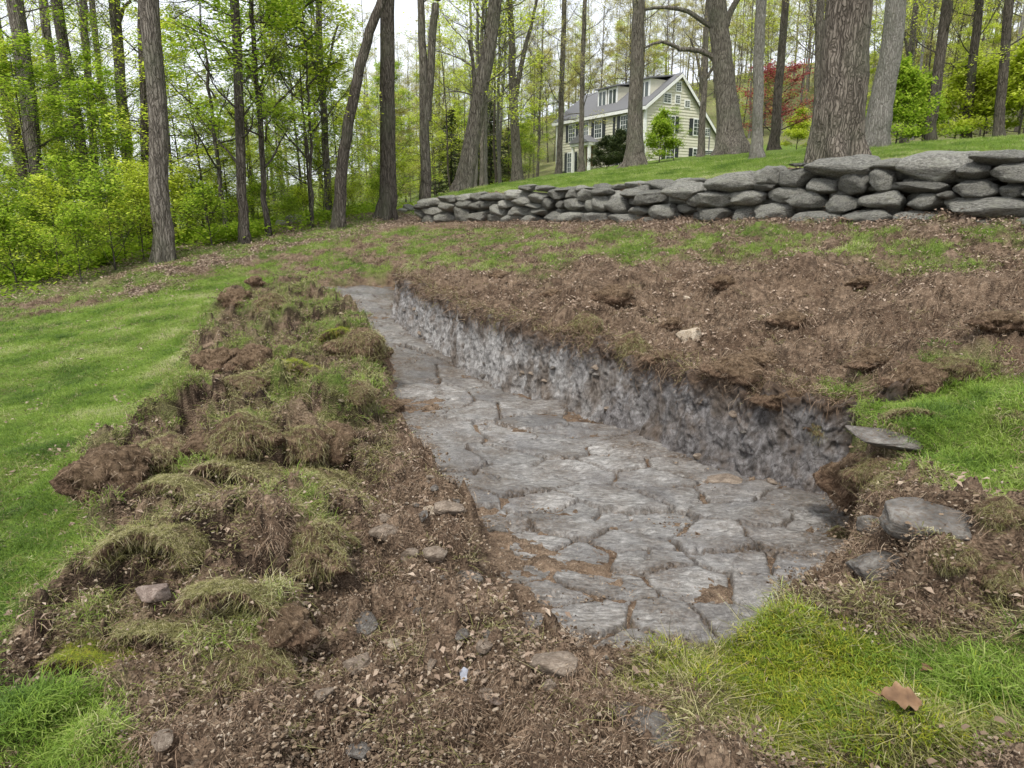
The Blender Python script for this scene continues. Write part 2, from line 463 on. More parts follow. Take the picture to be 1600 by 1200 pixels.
def make_materials():
    M = MATS
    # ground
    t = NT('ground_soil'); v = t.pos()
    nb = t.noise(v, 1.6, 5); ns = t.noise(v, 14, 6, .65); nf = t.noise(v, 70, 4, .7)
    soil = t.ramp(ns, [(.28, (.036, .023, .014)), (.43, (.12, .082, .055)), (.57, (.245, .173, .118)), (.76, (.47, .35, .245))])
    soil = t.mix(t.ramp(nb, [(.4, 0.0), (.65, 0.55)]), soil, (.205, .140, .092))
    chips = t.node('ShaderNodeTexVoronoi', {'Vector': v, 'Scale': 90.0}, feature='F1')
    chipc = t.ramp(chips.outputs['Color'], [(.0, (.05, .033, .022)), (.5, (.18, .125, .083)), (.8, (.32, .24, .165)), (1, (.48, .40, .30))])
    soil = t.mix(t.math('MULTIPLY', t.ramp(nf, [(.42, 0.0), (.6, .75)]), 1.0), soil, chipc)
    litv = t.node('ShaderNodeTexVoronoi', {'Vector': t.scale(v, (1, 1, .4)), 'Scale': 16.0}, feature='F1')
    litc = t.ramp(litv.outputs['Color'], [(.1, (.085, .055, .040)), (.4, (.20, .14, .10)), (.7, (.34, .255, .19)), (1, (.50, .41, .33))])
    litc = t.mix(t.ramp(litv.outputs['Distance'], [(.3, 0.0), (.75, .75)]), litc, (.04, .026, .018))
    shade_patch = t.noise(v, 2.7, 5, .6)  # random dark patches painted in to suggest shaded cavities in the soil
    soil = t.mix(t.ramp(shade_patch, [(.40, .7), (.54, 0.0)]), soil, t.ramp(ns, [(.3, (.026, .016, .010)), (.55, (.095, .060, .039)), (.75, (.21, .145, .097))]))
    soil = t.mix(t.math('MULTIPLY', t.attr('humus_shade'), .9), soil, t.ramp(ns, [(.3, (.010, .0065, .0045)), (.55, (.034, .022, .0145)), (.78, (.12, .085, .057))]))  # dark topsoil on sod edges, deepened to paint shade into the scarps
    g = t.attr('grass'); lt = t.attr('litter'); dr = t.attr('dry')
    c = t.mix(t.math('MULTIPLY', lt, t.ramp(nf, [(.3, .4), (.5, 1.0)])), soil, litc)
    th = t.ramp(t.noise(v, 30, 4), [(.35, (.055, .045, .022)), (.6, (.14, .125, .06)), (.75, (.22, .20, .11))])
    c = t.mix(t.math('MULTIPLY', dr, .75), c, th)
    gr = t.ramp(t.noise(v, 9, 6, .7), [(.3, (.055, .085, .018)), (.55, (.13, .20, .032)), (.75, (.24, .29, .08))])
    gmask = t.math('MULTIPLY', g, t.ramp(t.math('ADD', t.math('MULTIPLY', nf, .5), t.math('MULTIPLY', ns, .5)), [(.25, .6), (.5, 1.0)]))
    wd = t.attr('woods')
    c = t.mix(t.math('MULTIPLY', wd, t.ramp(nb, [(.35, .35), (.6, .9)])), c, t.ramp(ns, [(.35, (.10, .12, .04)), (.65, (.24, .28, .09))]))
    c = t.mix(gmask, c, gr)
    h = t.math('ADD', t.math('MULTIPLY', ns, .8), t.math('ADD', t.math('MULTIPLY', chips.outputs['Distance'], .5), t.math('MULTIPLY', nf, .6)))
    t.principled(c, .95, t.bump(h, .9, .03), .15); M['ground'] = t.m
    # rock slabs
    t = NT('wet_grey_rock'); v = t.pos()
    vs = t.scale(v, (1.0, 2.6, 1.0))
    n1 = t.noise(v, 2.0, 5, .6); n2 = t.noise(vs, 16, 7, .7, .4); n3 = t.noise(v, 90, 4, .7)
    c = t.ramp(n2, [(.3, (.068, .063, .057)), (.44, (.165, .155, .142)), (.57, (.29, .275, .255)), (.74, (.52, .50, .465))])
    c = t.mix(t.ramp(n1, [(.38, .55), (.55, 0.0)]), c, (.095, .091, .094))
    c = t.mix(t.ramp(n3, [(.52, 0.0), (.68, .45)]), c, (.46, .45, .43))
    rnd = t.node('ShaderNodeObjectInfo').outputs['Random']
    c = t.mix(.6, c, t.ramp(rnd, [(0, .50), (.12, .62), (.22, .88), (.6, 1.0), (1, 1.35)]), 'MULTIPLY')
    br = t.noise(v, 3.4, 6, .65)
    dirt = t.math('ADD', t.math('MULTIPLY', t.attr('dirt'), 1.0), t.ramp(br, [(.45, 0.0), (.62, .62)]), True)
    dirt = t.math('MULTIPLY', dirt, t.ramp(t.noise(v, 40, 5, .7), [(.33, .25), (.55, 1.0)]))
    c = t.mix(dirt, c, t.ramp(t.noise(v, 50, 3), [(.35, (.035, .025, .018)), (.7, (.16, .118, .082))]))
    h = t.math('ADD', n2, t.math('MULTIPLY', n3, .35))
    rough = t.ramp(n1, [(.35, .38), (.6, .72)])
    t.principled(c, rough, t.bump(h, .9, .02), .35); M['rock'] = t.m
    # cut bank of clay
    t = NT('cut_clay_bank'); v = t.pos()
    vz = t.scale(v, (1, 1, .55))
    n1 = t.noise(vz, 3.0, 5, .6); n2a = t.noise(vz, 20, 8, .8, .3)
    vo = t.node('ShaderNodeTexVoronoi', {'Vector': t.mix(.06, vz, t.node('ShaderNodeTexNoise', {'Vector': v, 'Scale': 12.0}).outputs['Color'], 'ADD'), 'Scale': 60.0})
    st_ = t.noise(t.scale(v, (1, 1, .16)), 13, 5, .6)
    big_ = t.noise(t.scale(v, (1, 1, .8)), 6.5, 4, .6)
    n2 = t.math('ADD', t.math('MULTIPLY', n2a, .62), t.math('ADD', t.math('MULTIPLY', st_, .12), t.math('MULTIPLY', big_, .26)))
    ck = t.vor(t.mix(.22, v, t.node('ShaderNodeTexNoise', {'Vector': v, 'Scale': 7.0, 'Detail': 5.0}).outputs['Color'], 'ADD'), 7.0, 'Distance', 'DISTANCE_TO_EDGE')
    n3 = t.noise(v, 95, 4, .85, .4)
    c = t.ramp(n2, [(.3, (.08, .072, .066)), (.44, (.25, .24, .228)), (.56, (.46, .445, .43)), (.70, (.70, .69, .67))])
    dk = t.attr('wet')
    c = t.mix(t.math('MULTIPLY', dk, .82), c, t.ramp(n2, [(.33, (.025, .020, .018)), (.48, (.10, .088, .084)), (.58, (.25, .235, .235)), (.72, (.55, .53, .53))]))
    c = t.mix(t.ramp(n1, [(.5, 0.0), (.62, .75)]), c, t.ramp(n2, [(.35, (.05, .035, .024)), (.65, (.19, .145, .105))]))
    c = t.mix(t.ramp(n3, [(.60, 0.0), (.70, .5)]), c, (.50, .49, .48))
    c = t.mix(t.ramp(ck, [(.0, .65), (.035, 0.0)]), c, (.045, .036, .030))
    c = t.mix(t.ramp(t.noise(v, 4.2, 5, .65), [(.52, 0.0), (.66, .5)]), c, (.17, .125, .088))
    top = t.math('MULTIPLY', t.attr('top'), t.ramp(t.noise(v, 9, 5), [(.3, .6), (.5, 1.0)]), True)
    c = t.mix(top, c, t.ramp(t.noise(v, 28, 5, .7), [(.3, (.030, .019, .012)), (.55, (.105, .070, .046)), (.75, (.21, .155, .11))]))
    t.principled(c, .85, t.bump(t.math('ADD', n2, t.math('MULTIPLY', n3, .5)), .8, .05), .3); M['bank'] = t.m
    # wall stone
    t = NT('lichened_field_stone'); v = t.coord('Object'); ob = t.node('ShaderNodeObjectInfo')
    off = t.node('ShaderNodeVectorMath', {0: v, 1: ob.outputs['Location']}, operation='ADD').outputs[0]
    n1 = t.noise(off, 3, 5, .6); n2 = t.noise(off, 11, 8, .78); n3 = t.noise(off, 45, 4, .7)
    c = t.ramp(n2, [(.3, (.05, .048, .042)), (.43, (.18, .175, .155)), (.55, (.34, .33, .29)), (.68, (.58, .565, .50))])
    c = t.mix(t.ramp(n1, [(.50, 0.0), (.62, .6)]), c, (.36, .355, .29))
    c = t.mix(t.ramp(n3, [(.55, 0.0), (.7, .5)]), c, (.45, .44, .39))
    c = t.mix(.7, c, t.ramp(ob.outputs['Random'], [(0, .55), (.5, .95), (1, 1.35)]), 'MULTIPLY')
    t.principled(c, .9, t.bump(t.math('ADD', n2, t.math('MULTIPLY', n1, .8)), 1.0, .08), .2); M['wallstone'] = t.m
    # loose stones
    for nm, a, b, d in (('tan_stone', (.13, .10, .075), (.30, .24, .185), (.46, .39, .31)), ('grey_stone', (.07, .064, .057), (.18, .168, .152), (.34, .32, .285)),
                        ('cream_stone', (.36, .29, .20), (.58, .48, .36), (.70, .62, .50)), ('pink_stone', (.18, .135, .11), (.36, .28, .235), (.50, .42, .36))):
        t = NT(nm); v = t.coord('Object')
        n1 = t.noise(v, 1.6, 5, .65); n2 = t.noise(v, 9, 5, .7)
        c = t.ramp(n1, [(.3, a), (.5, b), (.72, d)]); c = t.mix(t.ramp(n2, [(.45, 0.0), (.65, .75)]), c, (.12, .085, .058))
        t.principled(c, .9, t.bump(n2, .7, .03), .25); M[nm] = t.m
    # clod soil
    t = NT('matted_turf_soil'); v = t.pos()
    n2 = t.noise(v, 26, 6, .75, .8)
    c = t.ramp(n2, [(.3, (.034, .021, .014)), (.45, (.125, .080, .052)), (.58, (.25, .168, .110)), (.76, (.44, .33, .23))])
    c = t.mix(t.math('MULTIPLY', t.attr('turf'), .75), c, t.ramp(n2, [(.3, (.05, .045, .018)), (.6, (.135, .125, .052))]))
    t.principled(c, .98, t.bump(n2, 1.0, .05), .1); M['clod'] = t.m
    # barks
    for nm, a, b, d, sc in (('grey_brown_bark', (.035, .030, .025), (.155, .135, .112), (.31, .28, .24), 1.0), ('dark_bark', (.024, .020, .016), (.095, .080, .066), (.19, .165, .138), 1.0),
                            ('pale_bark', (.11, .10, .088), (.215, .20, .175), (.33, .31, .28), .8), ('ridged_oak_bark', (.028, .023, .018), (.14, .118, .096), (.30, .26, .215), .45)):
        t = NT(nm); v = t.coord('Object'); ob = t.node('ShaderNodeObjectInfo')
        o2 = t.node('ShaderNodeVectorMath', {0: v, 1: ob.outputs['Location']}, operation='ADD').outputs[0]
        vs = t.scale(o2, (1, 1, .11)); n1 = t.noise(vs, 26 * sc if sc < 1 else 14, 6, .65, .8); n2 = t.noise(o2, .9, 4)
        vv = t.vor(t.scale(t.mix(.10, o2, t.node('ShaderNodeTexNoise', {'Vector': o2, 'Scale': 6.0}).outputs['Color'], 'ADD'), (1, 1, .13)), 17 * (1.25 if sc < 1 else 1), 'Distance', 'DISTANCE_TO_EDGE')
        h = t.math('ADD', n1, t.math('MULTIPLY', t.ramp(vv, [(.0, 0.0), (.2, 1.0)]), .38))
        c = t.ramp(t.math('MULTIPLY', h, .72), [(.25, a), (.55, b), (.85, d)])
        c = t.mix(t.ramp(n2, [(.5, 0.0), (.68, .4)]), c, (.105, .115, .075))
        t.principled(c, .95, t.bump(h, 1.0, .05), .15); M[nm] = t.m
    # leaves
    M['lime'] = m_leafy('lime_spring_leaf', [(0, (.28, .36, .022)), (.5, (.48, .57, .04)), (1, (.74, .80, .16))], .66, .55)
    M['green'] = m_leafy('fresh_green_leaf', [(0, (.17, .28, .02)), (.5, (.31, .45, .035)), (1, (.52, .62, .09))], .64, .55)
    M['bud'] = m_leafy('olive_bud_leaf', [(0, (.26, .24, .07)), (.5, (.46, .43, .14)), (1, (.64, .60, .25))], .5, .7)
    M['dark_green'] = m_leafy('dark_evergreen_leaf', [(0, (.025, .040, .014)), (.6, (.065, .095, .030)), (1, (.15, .17, .06))], .2, .6)
    M['red'] = m_leafy('red_maple_leaf', [(0, (.20, .03, .035)), (.5, (.40, .065, .075)), (1, (.60, .17, .16))], .4, .55)
    M['blade'] = m_leafy('green_grass_blade', [(0, (.06, .115, .020)), (.35, (.16, .26, .038)), (.6, (.26, .37, .055)), (.82, (.39, .44, .15)), (1, (.55, .51, .31))], .35, .5, 'island', 1.1)
    M['moss'] = m_leafy('yellow_green_grass_blade', [(0, (.12, .19, .02)), (.5, (.24, .30, .03)), (.85, (.36, .38, .04)), (1, (.50, .42, .06))], .35, .55)
    M['straw'] = m_leafy('dry_olive_grass_blade', [(0, (.06, .055, .020)), (.35, (.19, .19, .055)), (.7, (.36, .33, .14)), (1, (.58, .52, .32))], .25, .7)
    M['fibre'] = m_leafy('brown_root_fibre', [(0, (.035, .021, .013)), (.45, (.14, .09, .058)), (.8, (.28, .195, .13)), (1, (.50, .40, .29))], .1, .85)
    M['dead_leaf'] = m_leafy('brown_fallen_leaf', [(0, (.06, .038, .026)), (.4, (.19, .13, .092)), (.75, (.33, .25, .185)), (1, (.52, .43, .34))], .1, .8)
    M['chip'] = m_leafy('tan_gravel_chip', [(0, (.035, .022, .014)), (.55, (.11, .075, .048)), (.88, (.21, .155, .105)), (1, (.38, .32, .25))], .0, .9)
    def flat(nm, c, rough=.6, spec=.4):
        t = NT(nm); n = t.noise(t.coord('Object'), 5, 4)
        t.principled(t.mix(t.ramp(n, [(.4, 0.0), (.7, .35)]), c, tuple(q * .7 for q in c)), rough, None, spec); M[nm] = t.m
    flat('cream_clapboard', (.60, .575, .46), .7); flat('white_trim', (.78, .78, .75), .6); flat('grey_shingle', (.15, .15, .155), .9)
    flat('black_shutter', (.022, .026, .030), .5); flat('brown_door', (.20, .12, .05), .5)
    t = NT('window_glass'); t.principled((.05, .065, .06), .08, None, .8); M['glass'] = t.m
    t = NT('oak_leaf_brown'); t.principled(t.ramp(t.noise(t.coord('Object'), 22, 4), [(.3, (.085, .045, .022)), (.6, (.19, .11, .055)), (.8, (.32, .22, .13))]), .6); M['oakleaf'] = t.m
    t = NT('silver_foil'); t.principled((.30, .31, .35), .4, None, .6); M['foil'] = t.m
make_materials()
# ================================================================ SETTING
NAM = 620
A1 = np.linspace(math.radians(-43), math.radians(43), NAM)
A0 = np.linspace(math.radians(-180), math.radians(-43.5), 50)
ANG = np.concatenate([A0, A1, -A0[::-1][:-1]])
RAD = np.concatenate([np.geomspace(.7, 1.6, 25)[:-1], np.geomspace(1.6, 27, 560)[:-1], np.geomspace(27, 900, 100)])
aa, rr = np.meshgrid(ANG, RAD)
gx, gy = rr * np.sin(aa), rr * np.cos(aa)
Zn = zones(gx, gy)
gz, tw, tsd, thard = height(gx, gy, Zn)
nr, na = gx.shape
idx = np.arange(nr * na).reshape(nr, na)
Fq = np.stack([idx[:-1, :-1], idx[:-1, 1:], idx[1:, 1:], idx[1:, :-1]], -1).reshape(-1, 4)
# close the ring behind the camera
ringq = np.stack([idx[:-1, -1], idx[:-1, 0], idx[1:, 0], idx[1:, -1]], -1).reshape(-1, 4)
ctr = len(gx.ravel())
gcol = Zn[0] * (1 - tw)
ldcol = Zn[2] * (1 - tw); drcol = Zn[1] * (1 - tw)
A_g, B_g, a_g, b_g = sods(gx, gy)
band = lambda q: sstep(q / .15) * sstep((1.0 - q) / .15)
hum_shade = berm(gx, gy) * np.clip(band(A_g) + band(B_g) * .8, 0, 1) + .55 * band(B_g) * (1 - Zn[4]) * (gy < 14)  # steep sod faces: dark topsoil plus painted-in shade for contrast
hum_shade = np.maximum(hum_shade, sstep(1 - np.abs(poly_sd(gx, gy, Z_R2) - .01) / .035))
hum_shade = np.clip(hum_shade, 0, 1) * (1 - Zn[5]) * (1 - tw)
gcol = gcol * (1 - hum_shade * .8); drcol = drcol * (1 - hum_shade)
V = np.stack([gx.ravel(), gy.ravel(), gz.ravel()], 1)
me = mesh_np('ground', V, np.vstack([Fq, ringq]), [MATS['ground']], True,
             {'grass': ('FLOAT', gcol), 'humus_shade': ('FLOAT', hum_shade), 'litter': ('FLOAT', ldcol), 'dry': ('FLOAT', drcol), 'woods': ('FLOAT', Zn[3] * sstep((gy - 20) / 8) + Zn[3] * (gx < -7))})
me.flip_normals() if me.polygons[0].normal.z < 0 else None
link('ground', me, kind='structure')

# ---------------- bedrock floor in slabs
SEEDS = [(684,634),(717,675),(702,720),(830,742),(897,731),(954,776),(1047,765),(871,802),(897,832),(991,821),(905,877),(984,855),(834,859),
         (935,930),(1010,885),(1110,850),(1090,925),(1055,1000),(920,990),(804,911),(774,825),(710,787),(725,889),(766,937),(1235,849),(1235,781),
         (1280,815),(1200,935),(900,675),(850,650),(980,690),(1060,725),(1140,765),(1190,800),(600,480),(555,468),(590,505),(620,530),(655,525),
         (630,560),(690,555),(650,590),(720,590),(690,612),(775,610),(740,640),(820,640),(780,675),(850,700),(790,715),(1020,740),(650,505),(580,490),
         (840,790),(780,770),(860,950),(1150,1000),(1010,1040),(970,720),(920,650),(750,860),(690,840),(1250,900),(1160,890)]
SP = np.array([ (lambda p: p[:2])(PH(a, b, float(c))) for (a, b), c in zip(SEEDS, [1.6 if b < 500 else (1.8 if b < 530 else 1.93) for a, b in SEEDS])])
ang_r = np.linspace(math.radians(-22), math.radians(34), 440)
rad_r = np.geomspace(2.1, 15.5, 440)
ra, rb = np.meshgrid(ang_r, rad_r)
rx, ry = rb * np.sin(ra), rb * np.cos(ra)
rsd = poly_sd(rx, ry, TRP)
wx = rx * .82 + ry * .10 + .07 * fbm(rx * 2.2, ry * 2.2, 3, 61) + .010 * fbm(rx * 11, ry * 11, 2, 62)
wy = ry * 1.12 + .07 * fbm(rx * 2.2 + 9, ry * 2.2, 3, 63) + .010 * fbm(rx * 11, ry * 11 + 7, 2, 64)
SW = np.stack([SP[:, 0] * .82 + SP[:, 1] * .10, SP[:, 1] * 1.12], 1)
D = np.sqrt((wx.ravel()[:, None] - SW[None, :, 0]) ** 2 + (wy.ravel()[:, None] - SW[None, :, 1]) ** 2)
o2 = np.argpartition(D, 1, axis=1)[:, :2]
dd = np.take_along_axis(D, o2, 1); sw = dd[:, 0] > dd[:, 1]
o2[sw] = o2[sw][:, ::-1]; dd.sort(axis=1)
cell = o2[:, 0]
sep = np.hypot(*(SW[o2[:, 0]] - SW[o2[:, 1]]).T)
edge = ((dd[:, 1] ** 2 - dd[:, 0] ** 2) / (2 * sep + 1e-6)).reshape(rx.shape)
crng = np.random.default_rng(3)
coff = crng.uniform(-.016, .022, len(SP)); ctx = crng.uniform(-.04, .04, len(SP)); cty = crng.uniform(-.045, .045, len(SP))
cell = cell.reshape(rx.shape)
cn = sstep((fbm(rx * 1.5, ry * 1.5, 3, 66) + .22) / .5)
cw = .010 + .011 * cn
cdep = .045 + .05 * cn
ln_ = fbm(rx * 1.3 + ry * .4, ry * 3.2, 4, 71) * 7
layer = .008 * (np.floor(ln_) + sstep((ln_ - np.floor(ln_)) / .22)) + .006 * ridged(rx * 3, ry * 12, 3, 70)
R = TI(rx, ry) + coff[cell] + ctx[cell] * (rx - SP[cell, 0]) + cty[cell] * (ry - SP[cell, 1]) \
    + layer + .008 * fbm(rx * 2.4, ry * 2.4, 4, 72) + .005 * fbm(rx * 24, ry * 24, 3, 73) \
    - cdep * (1 - sstep(edge / cw)) + .010 \
    - .030 * sstep((ridged(rx * 1.6 + ry * .9, ry * 2.4 - rx * .5, 2, 75) - .86) / .08)
dirt = np.clip((1 - sstep(edge / .026)) * (.6 + .4 * cn) + sstep((.32 - rsd) / .45) * .9 + sstep((rsd < .6) * (.25 + .5 * fbm(rx * 2, ry * 2, 3, 74))), 0, 1) 
RV = np.stack([rx, ry, R], -1).reshape(-1, 3)
m, n = rx.shape
ri = np.arange(m * n).reshape(m, n)
RF = np.stack([ri[:-1, :-1], ri[:-1, 1:], ri[1:, 1:], ri[1:, :-1]], -1).reshape(-1, 4)
fcell = cell[:-1, :-1].ravel()
fok = (rsd[:-1, :-1].ravel() > -.18)
bed = link('bedrock_floor', None, kind='structure')
rdirt = dirt.ravel()
for c in range(len(SP)):
    f = RF[(fcell == c) & fok]
    if len(f) < 12: continue
    u, inv = np.unique(f, return_inverse=True)
    cen = RV[u].mean(0)
    me = mesh_np('rock_slab', RV[u] - cen, inv.reshape(f.shape)[:, ::-1], [MATS['rock']], True, {'dirt': ('FLOAT', rdirt[u])})
    if me.polygons[0].normal.z < 0: me.flip_normals()
    o = link('rock_slab', me, bed); o.location = cen

# ---------------- cut bank
bi = [i for i, q in enumerate(TR) if q[3] == .05]
bp = TRP[bi[0]:bi[-1] + 2]
ext = bp[-1] + (bp[-1] - bp[-2]) / np.hypot(*(bp[-1] - bp[-2])) * .35
bp = np.vstack([bp, ext])
seg = np.hypot(*np.diff(bp, axis=0).T); cum = np.concatenate([[0], np.cumsum(seg)])
NS, NV = 820, 60
s_ = cum[-1] * np.linspace(0, 1, NS)
bx = np.interp(s_, cum, bp[:, 0]); by = np.interp(s_, cum, bp[:, 1])
ker = np.ones(25) / 25
bx2 = np.convolve(np.pad(bx, 12, 'edge'), ker, 'valid'); by2 = np.convolve(np.pad(by, 12, 'edge'), ker, 'valid')
tx, ty = np.gradient(bx2), np.gradient(by2); tl = np.hypot(tx, ty); tx /= tl; ty /= tl
nx_, ny_ = ty, -tx
mid = len(bx2) // 2
if poly_sd(np.array([bx2[mid] + nx_[mid] * .1]), np.array([by2[mid] + ny_[mid] * .1]), TRP)[0] < 0: nx_, ny_ = -nx_, -ny_
zt = height(bx2 - nx_ * .09, by2 - ny_ * .09)[0]
zb = TI(bx2, by2) - .10
tt = np.linspace(0, 1, NV)
S2, T2 = np.meshgrid(s_, tt)
prof = .10 * (1 - T2) ** 3 + .055 + .035 * sstep((T2 - .72) / .2)
prof = prof - .22 * sstep((T2 - .93) / .07)
col = .10 * fbm(S2 * 1.3, T2 * .4, 3, 80) + .050 * ridged(S2 * 3.2, T2 * 1.0, 3, 81) + .045 * ridged(S2 * 8, T2 * 4, 3, 82) + .022 * fbm(S2 * 40, T2 * 22, 2, 83)
col = col * sstep((1.02 - T2) / .08)
dist_in = prof + np.maximum(col, -.09) + .02
ZB = zb + (zt - zb) * np.minimum(T2 * 1.05, 1.0) + .02 * fbm(S2 * 5, T2 * 3, 2, 84) * (T2 < .95)
XB = bx2 + nx_ * dist_in; YB = by2 + ny_ * dist_in
bidx = np.arange(NS * NV).reshape(NV, NS)
BF = np.stack([bidx[:-1, :-1], bidx[:-1, 1:], bidx[1:, 1:], bidx[1:, :-1]], -1).reshape(-1, 4)
sf = S2 / cum[-1]
wet = sstep((sf - .60 + .16 * fbm(S2 * 2, T2 * 2, 2, 85)) / .14) * (.75 + .25 * (1 - T2)) + .35 * sstep((.25 - sf) / .2) * (1 - T2)
wet = np.clip(wet + .35 * sstep((.25 - T2) / .25), 0, 1)
topa = sstep((T2 - (.74 - .22 * fbm(S2 * 2.5, T2 * 0, 3, 86))) / .18)
me = mesh_np('cut_bank', np.stack([XB, YB, ZB], -1).reshape(-1, 3), BF, [MATS['bank']], True, {'wet': ('FLOAT', wet), 'top': ('FLOAT', topa)})
link('cut_bank', me, kind='structure')
# ================================================================ STONES
def cut_rock(seed, planes=10, dmin=.62, dmax=.92, sub=4, rough=.06, e=1.0):
    """stone with broken faces: a ball pressed back onto random planes, then roughened"""
    r = np.random.default_rng(seed)
    bm = bmesh.new(); bmesh.ops.create_icosphere(bm, subdivisions=sub, radius=1)
    V = np.array([v.co[:] for v in bm.verts]); Fc = np.array([[v.index for v in f.verts] for f in bm.faces]); bm.free()
    V = np.sign(V) * np.abs(V) ** e
    V *= (1 + .18 * fbm3(V * .9 + seed * 3.7, 2, seed))[:, None]
    for k in range(planes):
        n = r.normal(size=3); n /= np.linalg.norm(n); d = r.uniform(dmin, dmax)
        q = V @ n - d; V = V - n * np.clip(q, 0, None)[:, None] * .92
    nr_ = V / np.linalg.norm(V, axis=1)[:, None]
    V = V + nr_ * (rough * fbm3(V * 3 + seed, 3, seed + 1) + rough * .7 * fbm3(V * 8, 3, seed + 2))[:, None]
    V -= (V.max(0) + V.min(0)) / 2; V /= (V.max(0) - V.min(0)) / 2
    return V, Fc
def hull_rock(seed, cuts=8, sub=0, noise=.0):
    r = np.random.default_rng(seed)
    P = r.normal(size=(cuts, 3)); P /= np.linalg.norm(P, axis=1)[:, None]; P *= r.uniform(.8, 1.0, (cuts, 1))
    bm = bmesh.new()
    for p in P: bm.verts.new(p)
    bmesh.ops.convex_hull(bm, input=bm.verts); bmesh.ops.triangulate(bm, faces=bm.faces)
    bm.verts.index_update(); V = np.array([v.co[:] for v in bm.verts]); Fc = np.array([[v.index for v in f.verts] for f in bm.faces]); bm.free()
    return V, Fc

WALLROCK = []
for i in range(18):
    V, Fc = cut_rock(100 + i, 11, .66, .95, 4, .10, .72)
    WALLROCK.append(mesh_np('stone', V, Fc, [MATS['wallstone']], True))

wall = thing('dry_stone_wall', 'long dry stacked wall of rounded grey fieldstones holding up the green lawn', 'stone wall')
wang = math.atan2(WD[1], WD[0])
def zb6(L, ox, oy, s): return [(ox + a / s, oy + b / s, ox + c / s, oy + d / s) for a, b, c, d in L]
ST = zb6([(-40,335,120,405),(118,335,240,408),(242,315,435,410),(412,355,690,437),(688,348,960,422),(940,350,1215,422),(1215,390,1500,440),(1480,385,1800,440),
          (-60,252,150,330),(130,252,300,322),(308,230,500,310),(400,255,600,345),(585,275,760,362),(752,255,1000,350),(1003,265,1190,345),(1182,285,1700,385),
          (105,208,225,255),(220,205,360,250),(497,190,650,268),(648,150,820,262),(800,140,940,252),(906,203,1220,262),(1165,252,1260,292),(1233,195,1470,280),(1465,215,1590,285),(1580,215,1760,290),
          (0,160,260,250),(260,128,390,215),(358,140,535,228),(500,85,830,190),(930,50,1340,205),(800,88,1000,150),(1260,110,1430,190),(1425,105,1720,205),(1330,50,1620,118),(1600,60,1760,120),
          (430,110,500,128)], 1100, 220, 3.2)
ST += zb6([(1270,400,1390,432),(1150,390,1270,428),(1000,365,1160,424),(870,360,1000,425),(760,365,880,425),(690,360,780,420),(560,380,650,430),(460,380,570,425),
           (390,370,460,415),(290,360,390,412),(208,330,300,412),(130,360,210,425),(50,365,135,420),(1205,325,1345,400),(1105,330,1210,378),
           (985,285,1100,365),(930,282,1000,362),(880,300,935,357),(780,290,885,357),(740,305,790,348),(660,290,720,348),(490,335,590,382),(590,320,660,350),(615,335,690,382),
           (410,325,480,390),(440,305,520,345),(300,305,370,355),(360,300,430,350),(230,300,315,348),(150,310,235,360),(60,335,150,378),(35,345,70,400),
           (1395,270,1520,335),(1120,250,1290,328),(1280,218,1510,300),(1060,245,1180,292),(850,248,930,304),(790,248,860,292),(700,240,790,302),(600,265,700,315),(520,280,610,330),
           (460,250,590,300),(370,265,460,308),(300,260,370,306),(230,270,300,308),(150,278,240,318),(40,292,150,338),(30,320,110,352),
           (920,240,1010,278),(560,222,640,255),(640,228,720,258),(720,235,830,264),(830,235,920,264)], 640, 220, 3.265)
TOPROW = zb6([(1010,222,1100,252),(1090,205,1200,242),(1190,198,1330,237),(1330,190,1420,222),(1420,190,1510,222)], 640, 220, 3.265)
def put_stone(cx, cy, cz, hw, hd, hh, rot, rx_=0., k=None):
    o = link('stone', WALLROCK[random.randrange(18) if k is None else k], wall)
    o.location = (cx, cy, cz); o.scale = (hw, hd, hh); o.rotation_euler = (rx_, random.uniform(-.05, .05), rot + (math.pi if random.random() < .5 else 0))
for boxes, off in ((ST, 0.0), (TOPROW, .45)):
    for (x0, y0, x1, y1) in boxes:
        grow = 1.07
        ym = (y0 + y1) / 2
        pa, pb = on_wall(x0, ym, off), on_wall(x1, ym, off)
        pt, pb2 = on_wall((x0 + x1) / 2, y0, off), on_wall((x0 + x1) / 2, y1, off)
        c = (pa + pb) / 2; hw = np.linalg.norm((pa - pb)[:2]) / 2 * grow * .95; hh = abs(pt[2] - pb2[2]) / 2 * grow * 1.06
        hd = min(max(.2, hw * .75), .34)
        j = random.uniform(-.05, .05)
        c2 = c[:2] + WN * (hd * .55 + j)
        put_stone(c2[0], c2[1], (pt[2] + pb2[2]) / 2, hw, hd, hh, wang)
# the hearting behind the face and the stones past the edge of the frame
def wall_top(a):
    p = WA + WD * a
    return float(np.interp(a, [0, 2, 5, 9, WL], [.92, .9, .80, .72, .66]))
a = -5.0
while a < WL - .3:
    top = wall_top(max(a, 0)); p = WA + WD * a
    zg = float(TF(np.array([p[0]]), np.array([p[1]]))[0]); z = .0
    while z < top - .12:
        h = random.uniform(.16, .26); w = random.uniform(.28, .45); q = WA + WD * (a + random.uniform(-.1, .1)) + WN * (.38 if a > -.3 else random.uniform(.12, .2))
        put_stone(q[0], q[1], zg + z + h / 2, w, .25, h * .62, wang); z += h
    a += .62
